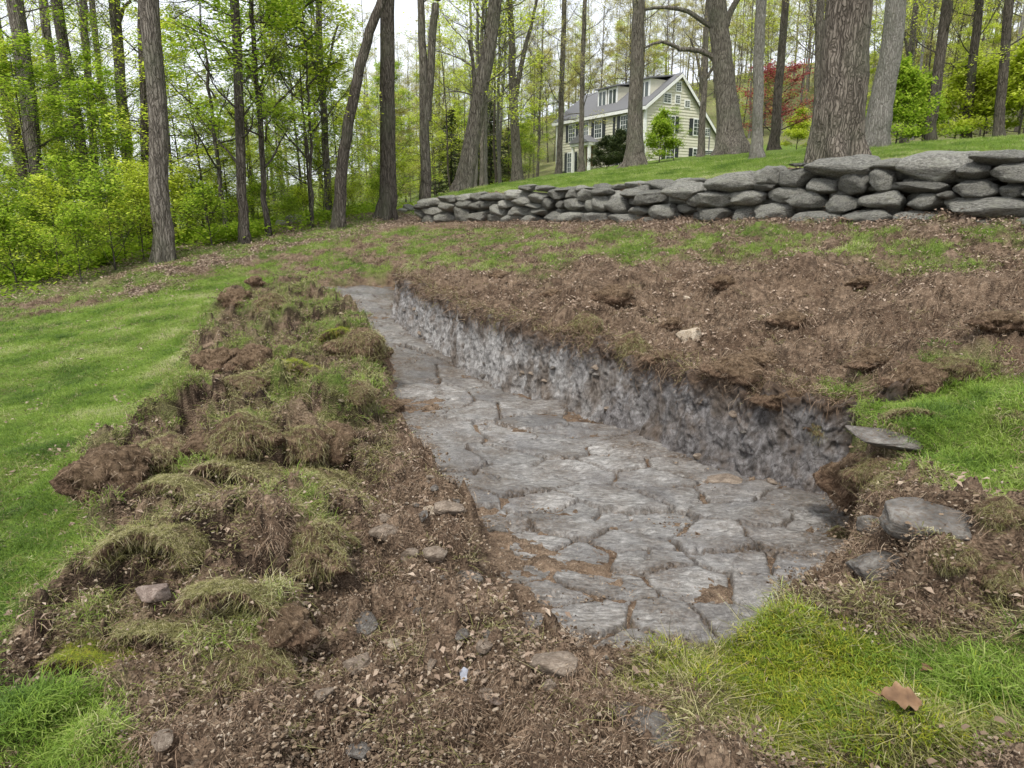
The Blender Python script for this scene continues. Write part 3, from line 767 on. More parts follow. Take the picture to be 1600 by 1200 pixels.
# ---- loose stones
ROCKM = {}
def rockmesh(kind, k):
    key = (kind, k)
    if key not in ROCKM:
        V, Fc = cut_rock(k * 11 + 5, 13, .50, .88, 4, .07)
        ROCKM[key] = mesh_np(kind, V, Fc, [MATS[kind]], True)
    return ROCKM[key]
def ground_z(x, y): return float(height(np.array([x]), np.array([y]))[0][0])
def fine_hit(px, py):
    return ground_hit([(px, py)], lambda X, Y: height(X, Y)[0])[0]
LOOSE = [ # px, py(centre), w, h, material, k, flatness, label
 (240,920,54,50,'pink_stone',3,.5,'pale pinkish rounded stone lying on the grass left of the torn turf mats'),
 (437,768,46,30,'tan_stone',1,.5,'small tan stone half sunk in the dirt on top of the turf pile'),
 (597,828,42,34,'tan_stone',4,.7,'brown lump of stone at the lower right edge of the turf pile'),
 (565,950,58,64,'grey_stone',2,.6,'egg-shaped grey stone standing in the loose soil below the turf pile'),
 (862,1030,88,38,'tan_stone',5,.34,'flat tan stone lying on dirt at the near tip of the rock floor'),
 (562,1127,34,44,'tan_stone',6,.6,'small brown stone in the loose dirt near the bottom of the picture'),
 (195,1113,62,42,'grey_stone',0,.4,'flat grey stone in the grass at the lower left'),
 (252,1148,36,46,'tan_stone',7,.6,'narrow tan stone beside the flat grey one at the lower left'),
 (1078,519,42,24,'cream_stone',3,.6,'cream coloured stone sitting on the brown slope above the cut bank'),
 (1074,465,12,8,'cream_stone',1,.6,'tiny pale stone on the brown slope uphill from the cream stone'),
 (680,864,38,30,'tan_stone',2,.7,'dark tan rounded stone beside the left edge of the rock floor'),
 (724,893,62,44,'grey_stone',6,.35,'broad dusty stone half buried between the dirt and the rock floor'),
 (774,822,34,28,'grey_stone',5,.5,'small light grey stone in the rubble at the left edge of the rock floor'),
 (610,1000,44,18,'cream_stone',5,.3,'pale chip of stone lying flat in the loose soil'),
 (700,790,48,34,'tan_stone',0,.45,'tan flat stone among the rubble above the dusty stone'),
 (672,797,30,22,'cream_stone',7,.5,'pale small stone in the rubble left of the rock floor'),
 (560,1035,48,34,'tan_stone',3,.5,'brown stone half covered by soil below the egg-shaped stone'),
 (560,1165,40,30,'grey_stone',4,.5,'small grey stone at the bottom edge under the brown one'),
 (1450,803,150,84,'grey_stone',8,.42,'large grey boulder with a flat top in the bank right of the trench'),
 (1364,815,50,30,'grey_stone',1,.6,'small rounded grey stone resting against the large boulder'),
 (1384,862,118,64,'grey_stone',9,.25,'light grey flat rock in the dirt in front of the large boulder'),
 (1385,678,104,34,'grey_stone',10,.22,'flat ledge stone jutting from the grassy bank over the dark hollow'),
 (1250,778,70,26,'grey_stone',2,.3,'low pale rock at the foot of the dark end of the cut bank'),
 (1130,748,60,22,'tan_stone',4,.35,'flat tan stone at the foot of the cut bank'),
 (1310,800,30,22,'grey_stone',6,.5,'small stone at the right end of the rock floor'),
 (640,860,30,22,'tan_stone',5,.6,'tan pebble-like stone in the dirt below the turf pile'),
 (745,760,38,20,'tan_stone',9,.4,'thin tan stone at the left margin of the slabs'),
 (800,985,36,18,'tan_stone',8,.4,'yellowish flat stone just behind the near flat tan stone'),
]
for px, py, w, h, mt, k, fl, lab in LOOSE:
    gxp, gyp = fine_hit(px, py + h * .25)
    depth = gyp * math.cos(PITCH) + (EYE - ground_z(gxp, gyp)) * math.sin(PITCH)
    W = w / F_PX * depth / 2
    zc = ground_z(gxp, gyp)
    name = 'boulder' if w > 100 else ('stone')
    o = thing(name, lab, 'boulder' if w > 100 else 'stone', data=rockmesh(mt, k % 8))
    hh = W * fl
    o.location = (gxp, gyp, zc + hh * (.2 if w < 100 else .15)); o.scale = (W, W * .75 if h < w else W * 1.1, hh)
    o.rotation_euler = (random.uniform(-.15, .15), random.uniform(-.15, .15), random.uniform(-.4, .4))
rb_ = np.random.default_rng(8)
for i in range(70):
    px = rb_.normal(668, 55); py = rb_.normal(820, 70); 
    if i > 50: px, py = rb_.uniform(480, 1000), rb_.uniform(980, 1190)
    if px > 735 + (py - 800) * .25 and py < 1000: continue
    gxp, gyp = fine_hit(px, py); zc = ground_z(gxp, gyp); W = rb_.uniform(.012, .034)
    o = thing('stone', 'small dusty stone in the rubble of soil left of the rock floor' if i <= 50 else 'small stone lying in the loose soil along the bottom of the picture', 'stone',
              group='rubble stones left of the rock floor' if i <= 50 else 'small stones in the near soil', data=rockmesh(('tan_stone', 'tan_stone', 'pink_stone', 'grey_stone')[i % 4], i % 8))
    o.location = (gxp, gyp, zc + W * .15); o.scale = (W, W * rb_.uniform(.6, 1), W * rb_.uniform(.4, .7)); o.rotation_euler = (rb_.uniform(-.3, .3), rb_.uniform(-.3, .3), rb_.uniform(0, 6.28))
# grey slab on edge in front of the near turf
def slab_thing(px, py, W, D_, H_, rot, lab, tilt=(0, 0), mt='grey_stone'):
    x, y = fine_hit(px, py)
    o = thing('flat_stone', lab, 'stone', data=rockmesh(mt, 7)); o.location = (x, y, ground_z(x, y) + H_ * .3); o.scale = (W, D_, H_)
    o.rotation_euler = (tilt[0], tilt[1], rot); return o
slab_thing(1045, 1150, .19, .065, .03, math.radians(-32), 'long dark grey stone lying below the cut turf edge at the bottom')
# stones lodged in the face of the cut
for i in range(26):
    k_ = int(rb_.integers(30, NS - 40)); t_ = rb_.uniform(.15, .8); W = rb_.uniform(.018, .05) * (1.3 if i % 5 == 0 else 1)
    row = int(t_ * (NV - 1)); p_ = (XB[row, k_], YB[row, k_], ZB[row, k_])
    o = thing('stone', 'grey stone lodged in the face of the cut clay bank', 'stone', p_, (rb_.uniform(-.3, .3), rb_.uniform(-.3, .3), rb_.uniform(0, 6.28)), 'stones lodged in the cut bank', rockmesh(('grey_stone', 'tan_stone')[i % 2], i % 8))
    o.scale = (W, W * .8, W * .6)
# a chip of foil
x, y = fine_hit(725, 1066)
V = .55 * np.array([(-.028,-.018,.0),(.01,-.024,.012),(.034,.004,.02),(.012,.026,.03),(-.02,.016,.012),(-.006,-.05,.004),(.006,-.045,.01),(0,0,.03)])
Fc = np.array([(0,1,7),(1,2,7),(2,3,7),(3,4,7),(4,0,7),(0,5,6),(0,6,1)])
Fd = Fc[:, ::-1] + 8
me = mesh_np('glass_shard', np.vstack([V, V - [0, 0, .004]]), np.vstack([Fc, Fd]), [MATS['foil']], False)
thing('quartz_chip', 'small shiny bluish white chip lying in the brown dirt near the bottom centre', 'stone chip', (x, y, ground_z(x, y) + .008), (.3, -.2, .4), data=me)

# ================================================================ TURF CLODS
def blades(P, N, L, W_, bend, r, down=.0):
    """three-segment grass blades at points P growing along N"""
    n = len(P)
    az = r.uniform(0, 2 * math.pi, n); side = np.stack([np.cos(az), np.sin(az), np.zeros(n)], 1)
    out = np.stack([-np.sin(az), np.cos(az), np.zeros(n)], 1) * r.uniform(.2, 1, (n, 1)) * bend
    L = L * r.uniform(.4, 1.5, n)[:, None]; W_ = W_ * r.uniform(.7, 1.3, n)[:, None]
    N = N + .35 * r.normal(size=(n, 3)); N /= np.linalg.norm(N, axis=1)[:, None]
    g = np.array([0, 0, -down])
    p1 = P + N * L * .5 + out * L * .12 + g * L * .15
    p2 = P + N * L * .85 + out * L * .5 + g * L * .6
    p3 = p2 + (out * .45 + g * .5 + N * .1) * L * .5
    V = np.stack([P - side * W_, P + side * W_, p1 - side * W_ * .85, p1 + side * W_ * .85, p2 - side * W_ * .5, p2 + side * W_ * .5, p3], 1).reshape(-1, 3)
    b = (np.arange(n) * 7)[:, None]
    Fc = np.concatenate([b + np.array([[0, 1, 3]]), b + np.array([[0, 3, 2]]), b + np.array([[2, 3, 5]]), b + np.array([[2, 5, 4]]), b + np.array([[4, 5, 6]])])
    return V, Fc
CLOD = []
for i in range(6):
    r = np.random.default_rng(300 + i)
    if i in (0, 2, 4):      # a sheet of turf, curled over and open at its near edge
        nu, nv = 56, 34
        u, v = np.meshgrid(np.linspace(-1, 1, nu), np.linspace(-1, 1, nv))
        eu = 1 + .16 * fbm(v * 1.5 + i, u * 0 + i, 3, i) ; ev = 1 + .30 * fbm(u * 1.7 + i, v * 0 + 3, 3, i + 3)
        X = u * eu; Y = v * ev
        Zs = .95 * np.cos(np.clip(u, -1, 1) * 1.35) ** .8 - .15 + (.30 if i != 4 else .1) * (-v) * .5 - .9 * sstep((v - .1) / .9) + .30 * fbm(u * 1.6 + i * 5, v * 1.6, 3, i + 20) + .14 * fbm(u * 6, v * 6 + i, 3, i + 30)
        th = .34 + .14 * fbm(u * 4, v * 4 + i, 3, i + 40)
        th = th * sstep((1.02 - np.abs(u)) / .12) * sstep((1.02 - np.abs(v)) / .1) + .02
        Zb = Zs - th + .10 * fbm(u * 8, v * 8, 3, i + 50)
        V = np.concatenate([np.stack([X, Y, Zs], -1).reshape(-1, 3), np.stack([X, Y, Zb], -1).reshape(-1, 3)])
        q = np.arange(nu * nv).reshape(nv, nu); o_ = nu * nv
        top_ = np.stack([q[:-1, :-1], q[:-1, 1:], q[1:, 1:], q[1:, :-1]], -1).reshape(-1, 4)
        rim = np.concatenate([q[0], q[1:, -1], q[-1, ::-1][1:], q[::-1, 0][1:]])
        rf = np.stack([rim[:-1], rim[:-1] + o_, rim[1:] + o_, rim[1:]], -1)
        Q = np.vstack([top_, top_[:, ::-1] + o_, rf])
        Fc = np.vstack([Q[:, [0, 1, 2]], Q[:, [0, 2, 3]]])
        sheet = True
    else:
        bm = bmesh.new(); bmesh.ops.create_icosphere(bm, subdivisions=5, radius=1)
        V = np.array([v.co[:] for v in bm.verts]); Fc = np.array([[v.index for v in f.verts] for f in bm.faces]); bm.free()
        V[:, 2] = np.where(V[:, 2] > 0, np.sign(V[:, 2]) * np.abs(V[:, 2]) ** .8, V[:, 2] * .8)
        under = sstep((.05 - V[:, 2]) / .5)[:, None]
        V[:, :2] *= (1 - .35 * under)
        V *= (1 + .55 * fbm3(V * 1.0 + i * 9, 2, i + 7) + .30 * fbm3(V * 2.6 + i, 3, i + 57) + .20 * fbm3(V * 7, 3, i + 97))[:, None]
        sheet = False
    turf = sstep((V[:, 2] - .25) / .3) if not sheet else (np.arange(len(V)) < o_).astype(float)
    body = mesh_np('soil_body', V, Fc, [MATS['clod']], True, {'turf': ('FLOAT', turf * (1.0 if i % 2 == 0 else .2))})
    T = V[Fc].mean(1); Nn = np.cross(V[Fc[:, 1]] - V[Fc[:, 0]], V[Fc[:, 2]] - V[Fc[:, 0]]); Nn /= np.linalg.norm(Nn, axis=1)[:, None]
    def pick(mask, k): 
        ids = np.nonzero(mask)[0]; q = r.choice(ids, k); w = r.dirichlet((1, 1, 1), k)
        return (V[Fc[q]] * w[:, :, None]).sum(1), Nn[q]
    up_ = Nn[:, 2] > .15
    pat = fbm3(T * 1.5 + i * 3, 2, i + 5) > -.15
    P, N_ = pick(up_ & pat & (T[:, 2] > -.2), 3600); Vg, Fg = blades(P, N_ * .35 + r.normal(0, .5, (len(P), 3)) * [1, 1, .2] + [0, -.25, .25], .13, .0045, 1.6, r, .7)
    P2, N2 = pick((T[:, 1] < -.3) & (np.abs(Nn[:, 2]) < .75), 900); Vh, Fh = blades(P2, N2 + [0, 0, -.3] + r.normal(0, .4, (900, 3)), .20, .005, 1.3, r, 1.3)
    gm = mesh_np('grass', np.vstack([Vg, Vh]), np.vstack([Fg, Fh + len(Vg)]), [MATS['straw']], False)
    P3, N3 = pick((T[:, 2] > -.8), 3400); Vr, Fr = blades(P3, N3 * .6 + r.normal(0, .6, (len(P3), 3)), .11, .006, 2.2, r, 1.0)
    rm = mesh_np('roots', Vr, Fr, [MATS['fibre']], False)
    CLOD.append((body, gm, rm))
CL = [ # px, py centre base, w px, height ratio, k, grass kind, label
 (168,745,96,.62,1,None,'bare brown dome of soil in the lawn, leftmost lump of the turf pile'),
 (262,712,80,.45,3,'straw','dark roll of soil between the bare dome and the longer roll'),
 (325,700,70,.5,1,None,'dark soil roll just left of the long dark turf roll'),
 (378,688,84,.55,5,'straw','long dark turf roll with its underside showing, left of centre of the pile'),
 (478,700,70,.6,1,'straw','dark overhanging clod above the grassy ridge'),
 (530,700,70,.65,3,None,'dark overhanging clod nearest the rubble, above the grassy ridge'),
 (340,566,62,.5,1,None,'round brown clod at the lawn edge halfway up the pile'),
 (400,562,56,.55,3,None,'dark clod beside the round brown clod halfway up the pile'),
 (468,588,86,.4,0,'moss','green topped turf clod with a dark hollow under its near edge'),
 (566,545,70,.5,3,'straw','brown clod overhanging the narrow middle of the rock floor'),
 (540,520,60,.4,0,'moss','low turf clod just uphill from the clod overhanging the rock floor'),
 (368,475,40,.6,1,None,'dark small clod at the uphill left end of the pile'),
 (400,444,22,.5,3,None,'small dark clod on the lawn above the uphill end of the pile'),
 (425,482,50,.45,5,'straw','brown grassy clod at the uphill end of the pile'),
 (215,842,100,.46,0,'straw','shaggy turf roll with hanging grass at the lawn edge'),
 (290,842,90,.5,2,'straw','shaggy turf roll with a dark hollow beneath it'),
 (300,760,110,.3,4,'straw','grassy ridge of turf curling down to the left'),
 (400,740,130,.32,2,'straw','top of the curled turf ridge with pale dry grass'),
 (500,752,120,.42,0,'straw','turf flap with a dark rooty underside on the right of the ridge'),
 (570,785,56,.5,2,'straw','end of the turf flap reaching down to the rubble'),
 (490,860,90,.62,5,'straw','rooty clod with matted fibres below the small tan stone'),
 (535,845,44,.6,2,'straw','narrow grassy strip of turf leaning to the right'),
 (370,930,110,.42,4,'moss','turf mat with yellow-green blades on its crest near the front'),
 (450,985,80,.5,3,None,'rooty soil clod hanging over a black hollow at the front'),
 (400,1030,100,.4,5,'straw','front root mat with a few yellow blades at its edge'),
 (255,965,100,.28,4,'straw','straight turf edge running down to the left below the pinkish stone'),
 (160,1020,110,.3,0,'moss','drooping turf edge with long hanging grass at the left'),
 (605,640,40,.4,1,None,'small brown clod on the left margin of the rock floor'),
 (560,620,50,.45,3,'straw','brown clod above the dirt slope left of the rock floor'),
 (390,600,60,.35,1,'straw','clod with dark hollows below the pair of dark clods'),
 (960,462,56,.45,3,None,'dark clod on the brown slope below the stone wall'),
 (1130,440,34,.5,1,None,'small round clod on the upper slope right of the cream stone'),
 (1235,500,44,.45,3,None,'brown lump of soil in the middle of the bare slope'),
 (1345,445,40,.4,1,None,'brown clod high on the bare slope towards the stone wall'),
 (1180,560,50,.4,1,None,'crumbly lump just uphill from the dark end of the cut bank'),
 (1370,560,60,.4,3,None,'brown lump uphill of the grassy corner'),
 (1560,500,60,.4,1,None,'brown lump near the right edge of the bare slope'),
 (780,430,30,.4,3,None,'small brown clod uphill of the far part of the cut bank'),
 (1050,505,26,.6,1,None,'little clod just uphill left of the cream stone'),
 (700,455,26,.5,1,None,'little dark clod at the lip of the far cut bank'),
 (865,458,28,.4,3,None,'small dark clod on the slope above the far part of the cut bank'),
 (915,512,46,.6,3,'straw','dark clod with a tuft of grass at the lip of the cut bank'),
 (985,556,56,.55,5,'straw','overhanging clod with grass at the lip near the notch in the cut bank'),
 (1040,560,50,.4,1,None,'brown crumbly clod at the lip right of the notch'),
 (1150,610,70,.4,3,None,'fibrous clod overhanging the dark part of the cut bank'),
 (1225,640,70,.4,1,None,'fibrous brown clod at the lip near the grassy corner'),
 (1290,660,60,.45,5,'straw','rooty clod with pale grass at the right end of the lip'),
 (1430,592,70,.5,3,None,'dark clod with a black hollow at the right of the brown slope'),
 (1490,575,60,.45,1,'straw','rough clod behind the black hollow on the right'),
 (1570,900,70,.4,5,'straw','root-laced soil hump beside the right edge'),
 (1480,862,80,.35,5,'straw','rooty arch of turf just in front of the large boulder'),
 (1560,800,60,.5,5,'straw','turf lump with a dark hollow by the right edge of the picture'),
 (1420,650,70,.35,2,'moss','grassy turf lump above the ledge stone'),
 (1400,745,60,.5,4,'straw','turf lump with tufts of grass right of the dark hollow'),
 (1338,762,84,.75,1,None,'dark lump of soil in the hollow under the ledge stone'),
 (1372,745,60,.6,3,'straw','rooty soil lump under the right half of the ledge stone'),
 (1310,835,40,.4,5,'straw','narrow ridge of rooty soil at the right end of the rock floor'),
]
cc = random.Random(5)
for px, py, w, hr, k, gk, lab in CL:
    x, y = fine_hit(px, py + w * hr * .22)
    z = ground_z(x, y)
    depth = y * math.cos(PITCH) + (EYE - z) * math.sin(PITCH)
    W = w / F_PX * depth / 2 * 1.12
    root = thing('turf_clod' if gk else 'soil_clod', lab, 'turf clod' if gk else 'soil clod', (x, y, z + W * hr * (.10 if px < 640 else -.15)), (cc.uniform(-.15, .15), cc.uniform(-.15, .15), cc.uniform(-.5, .5)))
    body, gm, rm = CLOD[k]
    sc_ = (W * 1.08, W * cc.uniform(.65, .9), W * hr * 1.45)
    b = link('soil_body', body, root); b.scale = sc_
    rr_ = link('roots', rm, root, kind='stuff'); rr_.scale = sc_
    if gk:
        g_ = link('grass', gm, root, kind='stuff'); g_.scale = (sc_[0], sc_[1], sc_[2] * 1.1)
        if gk != 'straw' and k == 0:
            g_.material_slots[0].link = 'OBJECT'; g_.material_slots[0].material = MATS[gk]

# ================================================================ SCATTERED GROUND COVER (geometry nodes)
def scatter(name, protos, P, rot, scl, label=None, category=None):
    """P points carry instances of the unlinked proto meshes"""
    n = len(P)
    r = np.random.default_rng(len(P))
    me = mesh_np(name, P, np.zeros((0, 3), np.int32), [], False, {'rot': ('FLOAT_VECTOR', rot), 'scl': ('FLOAT', scl), 'pick': ('INT', r.integers(0, len(protos), n))})
    o = link(name, me, kind='stuff', label=label, category=category)
    ng = bpy.data.node_groups.new(name + '_scatter', 'GeometryNodeTree')
    ng.interface.new_socket('Geometry', in_out='INPUT', socket_type='NodeSocketGeometry')
    ng.interface.new_socket('Geometry', in_out='OUTPUT', socket_type='NodeSocketGeometry')
    N = ng.nodes; L = ng.links
    gi = N.new('NodeGroupInput'); go = N.new('NodeGroupOutput'); iop = N.new('GeometryNodeInstanceOnPoints')
    j = N.new('GeometryNodeJoinGeometry')
    for i, pm in reversed(list(enumerate(protos))):
        po = bpy.data.objects.new(name + '_piece', pm)
        oi = N.new('GeometryNodeObjectInfo'); oi.inputs['Object'].default_value = po; oi.inputs['As Instance'].default_value = True
        L.new(oi.outputs['Geometry'], j.inputs[0])
    def attr(nm, ty):
        a = N.new('GeometryNodeInputNamedAttribute'); a.data_type = ty; a.inputs[0].default_value = nm
        return a.outputs['Attribute']
    L.new(gi.outputs[0], iop.inputs['Points']); L.new(j.outputs[0], iop.inputs['Instance'])
    iop.inputs['Pick Instance'].default_value = True
    L.new(attr('pick', 'INT'), iop.inputs['Instance Index'])
    e2r = N.new('FunctionNodeEulerToRotation'); L.new(attr('rot', 'FLOAT_VECTOR'), e2r.inputs[0]); L.new(e2r.outputs[0], iop.inputs['Rotation'])
    L.new(attr('scl', 'FLOAT'), iop.inputs['Scale'])
    L.new(iop.outputs[0], go.inputs[0])
    md = o.modifiers.new('scatter', 'NODES'); md.node_group = ng
    return o

def sample(n, r0, r1, power=0.0, seed=0):
    r = np.random.default_rng(seed)
    a = r.uniform(math.radians(-46), math.radians(46), n)
    R_ = np.exp(r.uniform(math.log(r0), math.log(r1), n))
    if power: R_ = r0 + (R_ - r0)
    x, y = R_ * np.sin(a), R_ * np.cos(a)
    Z = zones(x, y); z, w, sd, hard = height(x, y, Z)
    return x, y, z, w, sd, Z, R_, r

def rock_free(x, y, z, w): return w < .45

def tuft(seed, n, rad, L, W_, bend, mat, down=.4, up=1.0):
    r = np.random.default_rng(seed)
    a = r.uniform(0, 6.283, n); q = rad * np.sqrt(r.uniform(0, 1, n))
    P = np.stack([q * np.cos(a), q * np.sin(a), np.full(n, -.006)], 1)
    N_ = np.stack([np.cos(a) * .35, np.sin(a) * .35, np.full(n, up)], 1)
    V, Fc = blades(P, N_, L, W_, bend, r, down)
    V[:, 2] = np.maximum(V[:, 2], -.006) if up > 0.15 else V[:, 2]
    return mesh_np('tuft', V, Fc, [mat], False)
def flakes(seed, n, rad, s, mat, lift=.012, curl=.4):
    r = np.random.default_rng(seed)
    a = r.uniform(0, 6.283, n); q = rad * np.sqrt(r.uniform(0, 1, n))
    C = np.stack([q * np.cos(a), q * np.sin(a), r.uniform(0, lift, n)], 1)
    d = r.uniform(0, 6.283, n); sz = s * r.uniform(.4, 1.3, n)[:, None]
    ti = r.uniform(-.7, .7, (n, 2)) * curl
    u = np.stack([np.cos(d), np.sin(d), ti[:, 0]], 1) * sz; v = np.stack([-np.sin(d), np.cos(d), ti[:, 1]], 1) * sz * r.uniform(.35, .8, n)[:, None]
    up = np.array([0, 0, 1.0]) * sz * curl * .5
    V = np.stack([C - u, C - v * .8 + u * .1 + up, C + u, C + v + u * .1 + up, C], 1).reshape(-1, 3)
    b = (np.arange(n) * 5)[:, None]
    Fc = np.concatenate([b + np.array([[0, 1, 4]]), b + np.array([[1, 2, 4]]), b + np.array([[2, 3, 4]]), b + np.array([[3, 0, 4]])])
    return mesh_np('flake', V, Fc, [mat], False)
def rots(r, n, t=.25): return np.stack([r.uniform(-t, t, n), r.uniform(-t, t, n), r.uniform(0, 6.283, n)], 1)

# green grass
x, y, z, w, sd, Z, R_, r = sample(120000, 1.5, 34, 0, 11)
dens = Z[0] * (w < .3)
dd_ = np.clip(dens, 0, 1)
dd_ *= np.where(Z[3] > .5, .15, 1); dd_ *= np.where(poly_sd(x, y, Z_BERM) > 0, .7, 1)
m_ = r.uniform(0, 1, len(x)) < dd_
P = np.stack([x, y, z], 1)[m_]; R2 = R_[m_]
tall = 1 + .5 * fbm(P[:, 0] * 2.5, P[:, 1] * 2.5, 2, 5)
sc_ = tall * (.75 + R2 * .055) * np.where(Z[5][m_] > .5, .8, 1) * np.where(Z[4][m_] > .5, .8, 1.0)
moss = (poly_sd(P[:, 0], P[:, 1], Z_R2) > -.1) & (P[:, 0] < 1.15 + .35 * pn(P[:, 0] * 3, P[:, 1] * 3, 8) + r.normal(0, .12, len(P)))
GR = [tuft(1, 34, .07, .055, .0016, 1.0, MATS['blade']), tuft(2, 30, .08, .045, .0017, 1.4, MATS['blade'], .8), tuft(3, 26, .08, .07, .0015, 1.2, MATS['blade'], .6)]
scatter('lawn_grass', GR, P[~moss], rots(r, (~moss).sum()), sc_[~moss])
MO = [tuft(4, 50, .07, .032, .0022, 1.3, MATS['moss'], .5), tuft(5, 44, .07, .04, .002, 1.1, MATS['moss'], .4)]
scatter('mossy_grass', MO, P[moss], rots(r, moss.sum()), sc_[moss] * .9)
# dry grass and fibres
x, y, z, w, sd, Z, R_, r = sample(90000, 1.5, 20, 0, 12)
nn = fbm(x * 3, y * 3, 3, 91)
dens = (Z[1] * 1.0 + .10 * sstep((nn) / .3) + .35 * Z[0] * (1 - Z[0]) * 2 + .30 * Z[4] * sstep((fbm(x * .8, y * 1.4, 3, 96) + .02) / .2)) * (w < .5)
edge_ = poly_sd(x, y, Z_R2); dens = np.maximum(dens, .8 * (np.abs(edge_) < .07) * (w < .4))
m_ = r.uniform(0, 1, len(x)) < dens
DR = [tuft(6, 30, .07, .042, .0012, 1.9, MATS['straw'], 1.0, .7), tuft(7, 30, .08, .045, .0012, 2.2, MATS['straw'], 1.3, .5)]
scatter('dry_grass', DR, np.stack([x, y, z], 1)[m_], rots(r, m_.sum(), .5), (.8 + R_[m_] * .05))
x, y, z, w, sd, Z, R_, r = sample(150000, 1.5, 18, 0, 13)
nn = fbm(x * 2, y * 2, 3, 92)
dens = (1 - Z[0] * .8) * (.10 + .45 * sstep((nn + .02) / .25)) * np.where(w > .4, .14, 1) * (1 - Z[3])
rub = np.exp(-((x + .55) ** 2 / .5 + (y - 4.4) ** 2 / 2.5))
m_ = r.uniform(0, 1, len(x)) < dens * .95
FI = [tuft(8, 20, .07, .036, .0012, 2.2, MATS['fibre'], 1.5, .2), tuft(9, 20, .07, .03, .0013, 2.4, MATS['fibre'], 1.7, .1)]
scatter('root_fibres', FI, np.stack([x, y, z + .004], 1)[m_], rots(r, m_.sum(), .5), (.42 + R_[m_] * .11))
# roots and dead grass hanging over the lip of the cut
rl = np.random.default_rng(44); kk = rl.integers(10, NS - 10, 5200); of = np.abs(rl.normal(0, .035, 5200))
lx = bx2[kk] + nx_[kk] * (.055 - of); ly = by2[kk] + ny_[kk] * (.055 - of); lz = height(bx2[kk] - nx_[kk] * .09, by2[kk] - ny_[kk] * .09)[0] - .012 - np.abs(rl.normal(0, .02, 5200)) * (of < .02)
HG = [tuft(18, 14, .05, .035, .0011, 2.2, MATS['fibre'], 1.6, -.1), tuft(21, 14, .05, .03, .0012, 2.4, MATS['fibre'], 1.2, .1), tuft(19, 8, .05, .03, .0010, 2.0, MATS['straw'], 1.2, 0.2), tuft(20, 14, .05, .03, .0012, 2.6, MATS['fibre'], 1.0, .1)]
scatter('lip_roots', HG, np.stack([lx, ly, lz], 1), rots(rl, 5200, 1.2), rl.uniform(.5, 1.7, 5200) ** 1.3 * (.9 + np.hypot(lx, ly) * .04))
# crumbs and chips
x, y, z, w, sd, Z, R_, r = sample(90000, 1.5, 18, 0, 14)
nn = fbm(x * 2.6, y * 2.6, 3, 93)
dens = (1 - Z[0]) * (.3 + .6 * sstep((nn + .05) / .3)) * np.where(w > .5, .3 * sstep((nn) / .2), 1) * (1 - Z[3])
m_ = r.uniform(0, 1, len(x)) < dens
CH = []
for i in range(5):
    rr2 = np.random.default_rng(i + 40); Vs = []; Fs = []; nb_ = 0
    for k in range(9):
        V, Fc = hull_rock(i * 20 + k, cuts=8, sub=0, noise=.0)
        s_k = abs(rr2.normal(.0022, .0035)) + .0022
        Vs.append(V * s_k * [1, .8, .6] + np.array([rr2.uniform(-.06, .06), rr2.uniform(-.06, .06), .002])); Fs.append(Fc + nb_); nb_ += len(V)
    CH.append(mesh_np('chips', np.vstack(Vs), np.vstack(Fs), [MATS['chip']], False))
scatter('soil_crumbs', CH, np.stack([x, y, z], 1)[m_], rots(r, m_.sum(), .3), (.8 + R_[m_] * .1) * r.uniform(.6, 1.5, m_.sum()))
# fallen leaves
x, y, z, w, sd, Z, R_, r = sample(70000, 1.8, 45, 0, 15)
nn = fbm(x * 2.1, y * 2.1, 3, 94)
dens = np.clip(Z[2] * 1.2 * (1 - .7 * Z[0]) + .03 * (1 - Z[0]) + .02 * Z[4] + .30 * ((x > -1) & (y > 6) & (Z[5] < .5)) * sstep((nn + .15) / .3) * (1 - Z[0] * .7), 0, 1) * (w < .3)
m_ = r.uniform(0, 1, len(x)) < dens
LF = [flakes(i, 9, .13, .024, MATS['dead_leaf'], .02, .7) for i in range(4)]
scatter('fallen_leaves', LF, np.stack([x, y, z], 1)[m_], rots(r, m_.sum(), .25), (.55 + R_[m_] * .035))

# oak leaves on the near grass
def oak_leaf(name, lab, px, py, L, rot, col='oakleaf'):
    x, y = fine_hit(px, py)
    n = 15; top = []; bot = []
    for i in range(n):
        t = i / (n - 1); wv = .36 * math.sin(math.pi * min(1, t * .95 + .02)) ** .8 * (1 + .28 * math.sin(t * 19))
        zc = .10 * math.sin(t * 3.1) ; top.append((t - .5, wv, zc + .10)); bot.append((t - .5, -wv, zc + .08))
    V = [(p[0] * L, p[1] * L, p[2] * L) for pr in zip(top, [((a[0]), 0, a[2] - .1) for a in top], bot) for p in pr]
    Fc = []
    for i in range(n - 1):
        b = i * 3; Fc += [(b, b + 3, b + 4, b + 1), (b + 1, b + 4, b + 5, b + 2)]
    V = np.array(V); 
    stem = np.array([(-.5 * L, -.003, 0), (-.5 * L, .003, 0), (-.85 * L, .003, .08 * L), (-.85 * L, -.002, .08 * L)])
    me = mesh_np(name, np.vstack([V, stem]), np.vstack([np.array(Fc), [[len(V), len(V) + 1, len(V) + 2, len(V) + 3]]]), [MATS[col]], True)
    thing(name, lab, 'leaf', (x, y, ground_z(x, y) + .062), (.22, .15, rot), data=me)
oak_leaf('oak_leaf', 'brown curled oak leaf lying on the green grass at the lower right', 1402, 1128, .098, math.radians(-12))
oak_leaf('fallen_leaf', 'small tan leaf on the grass uphill from the oak leaf', 1443, 1070, .04, .5)
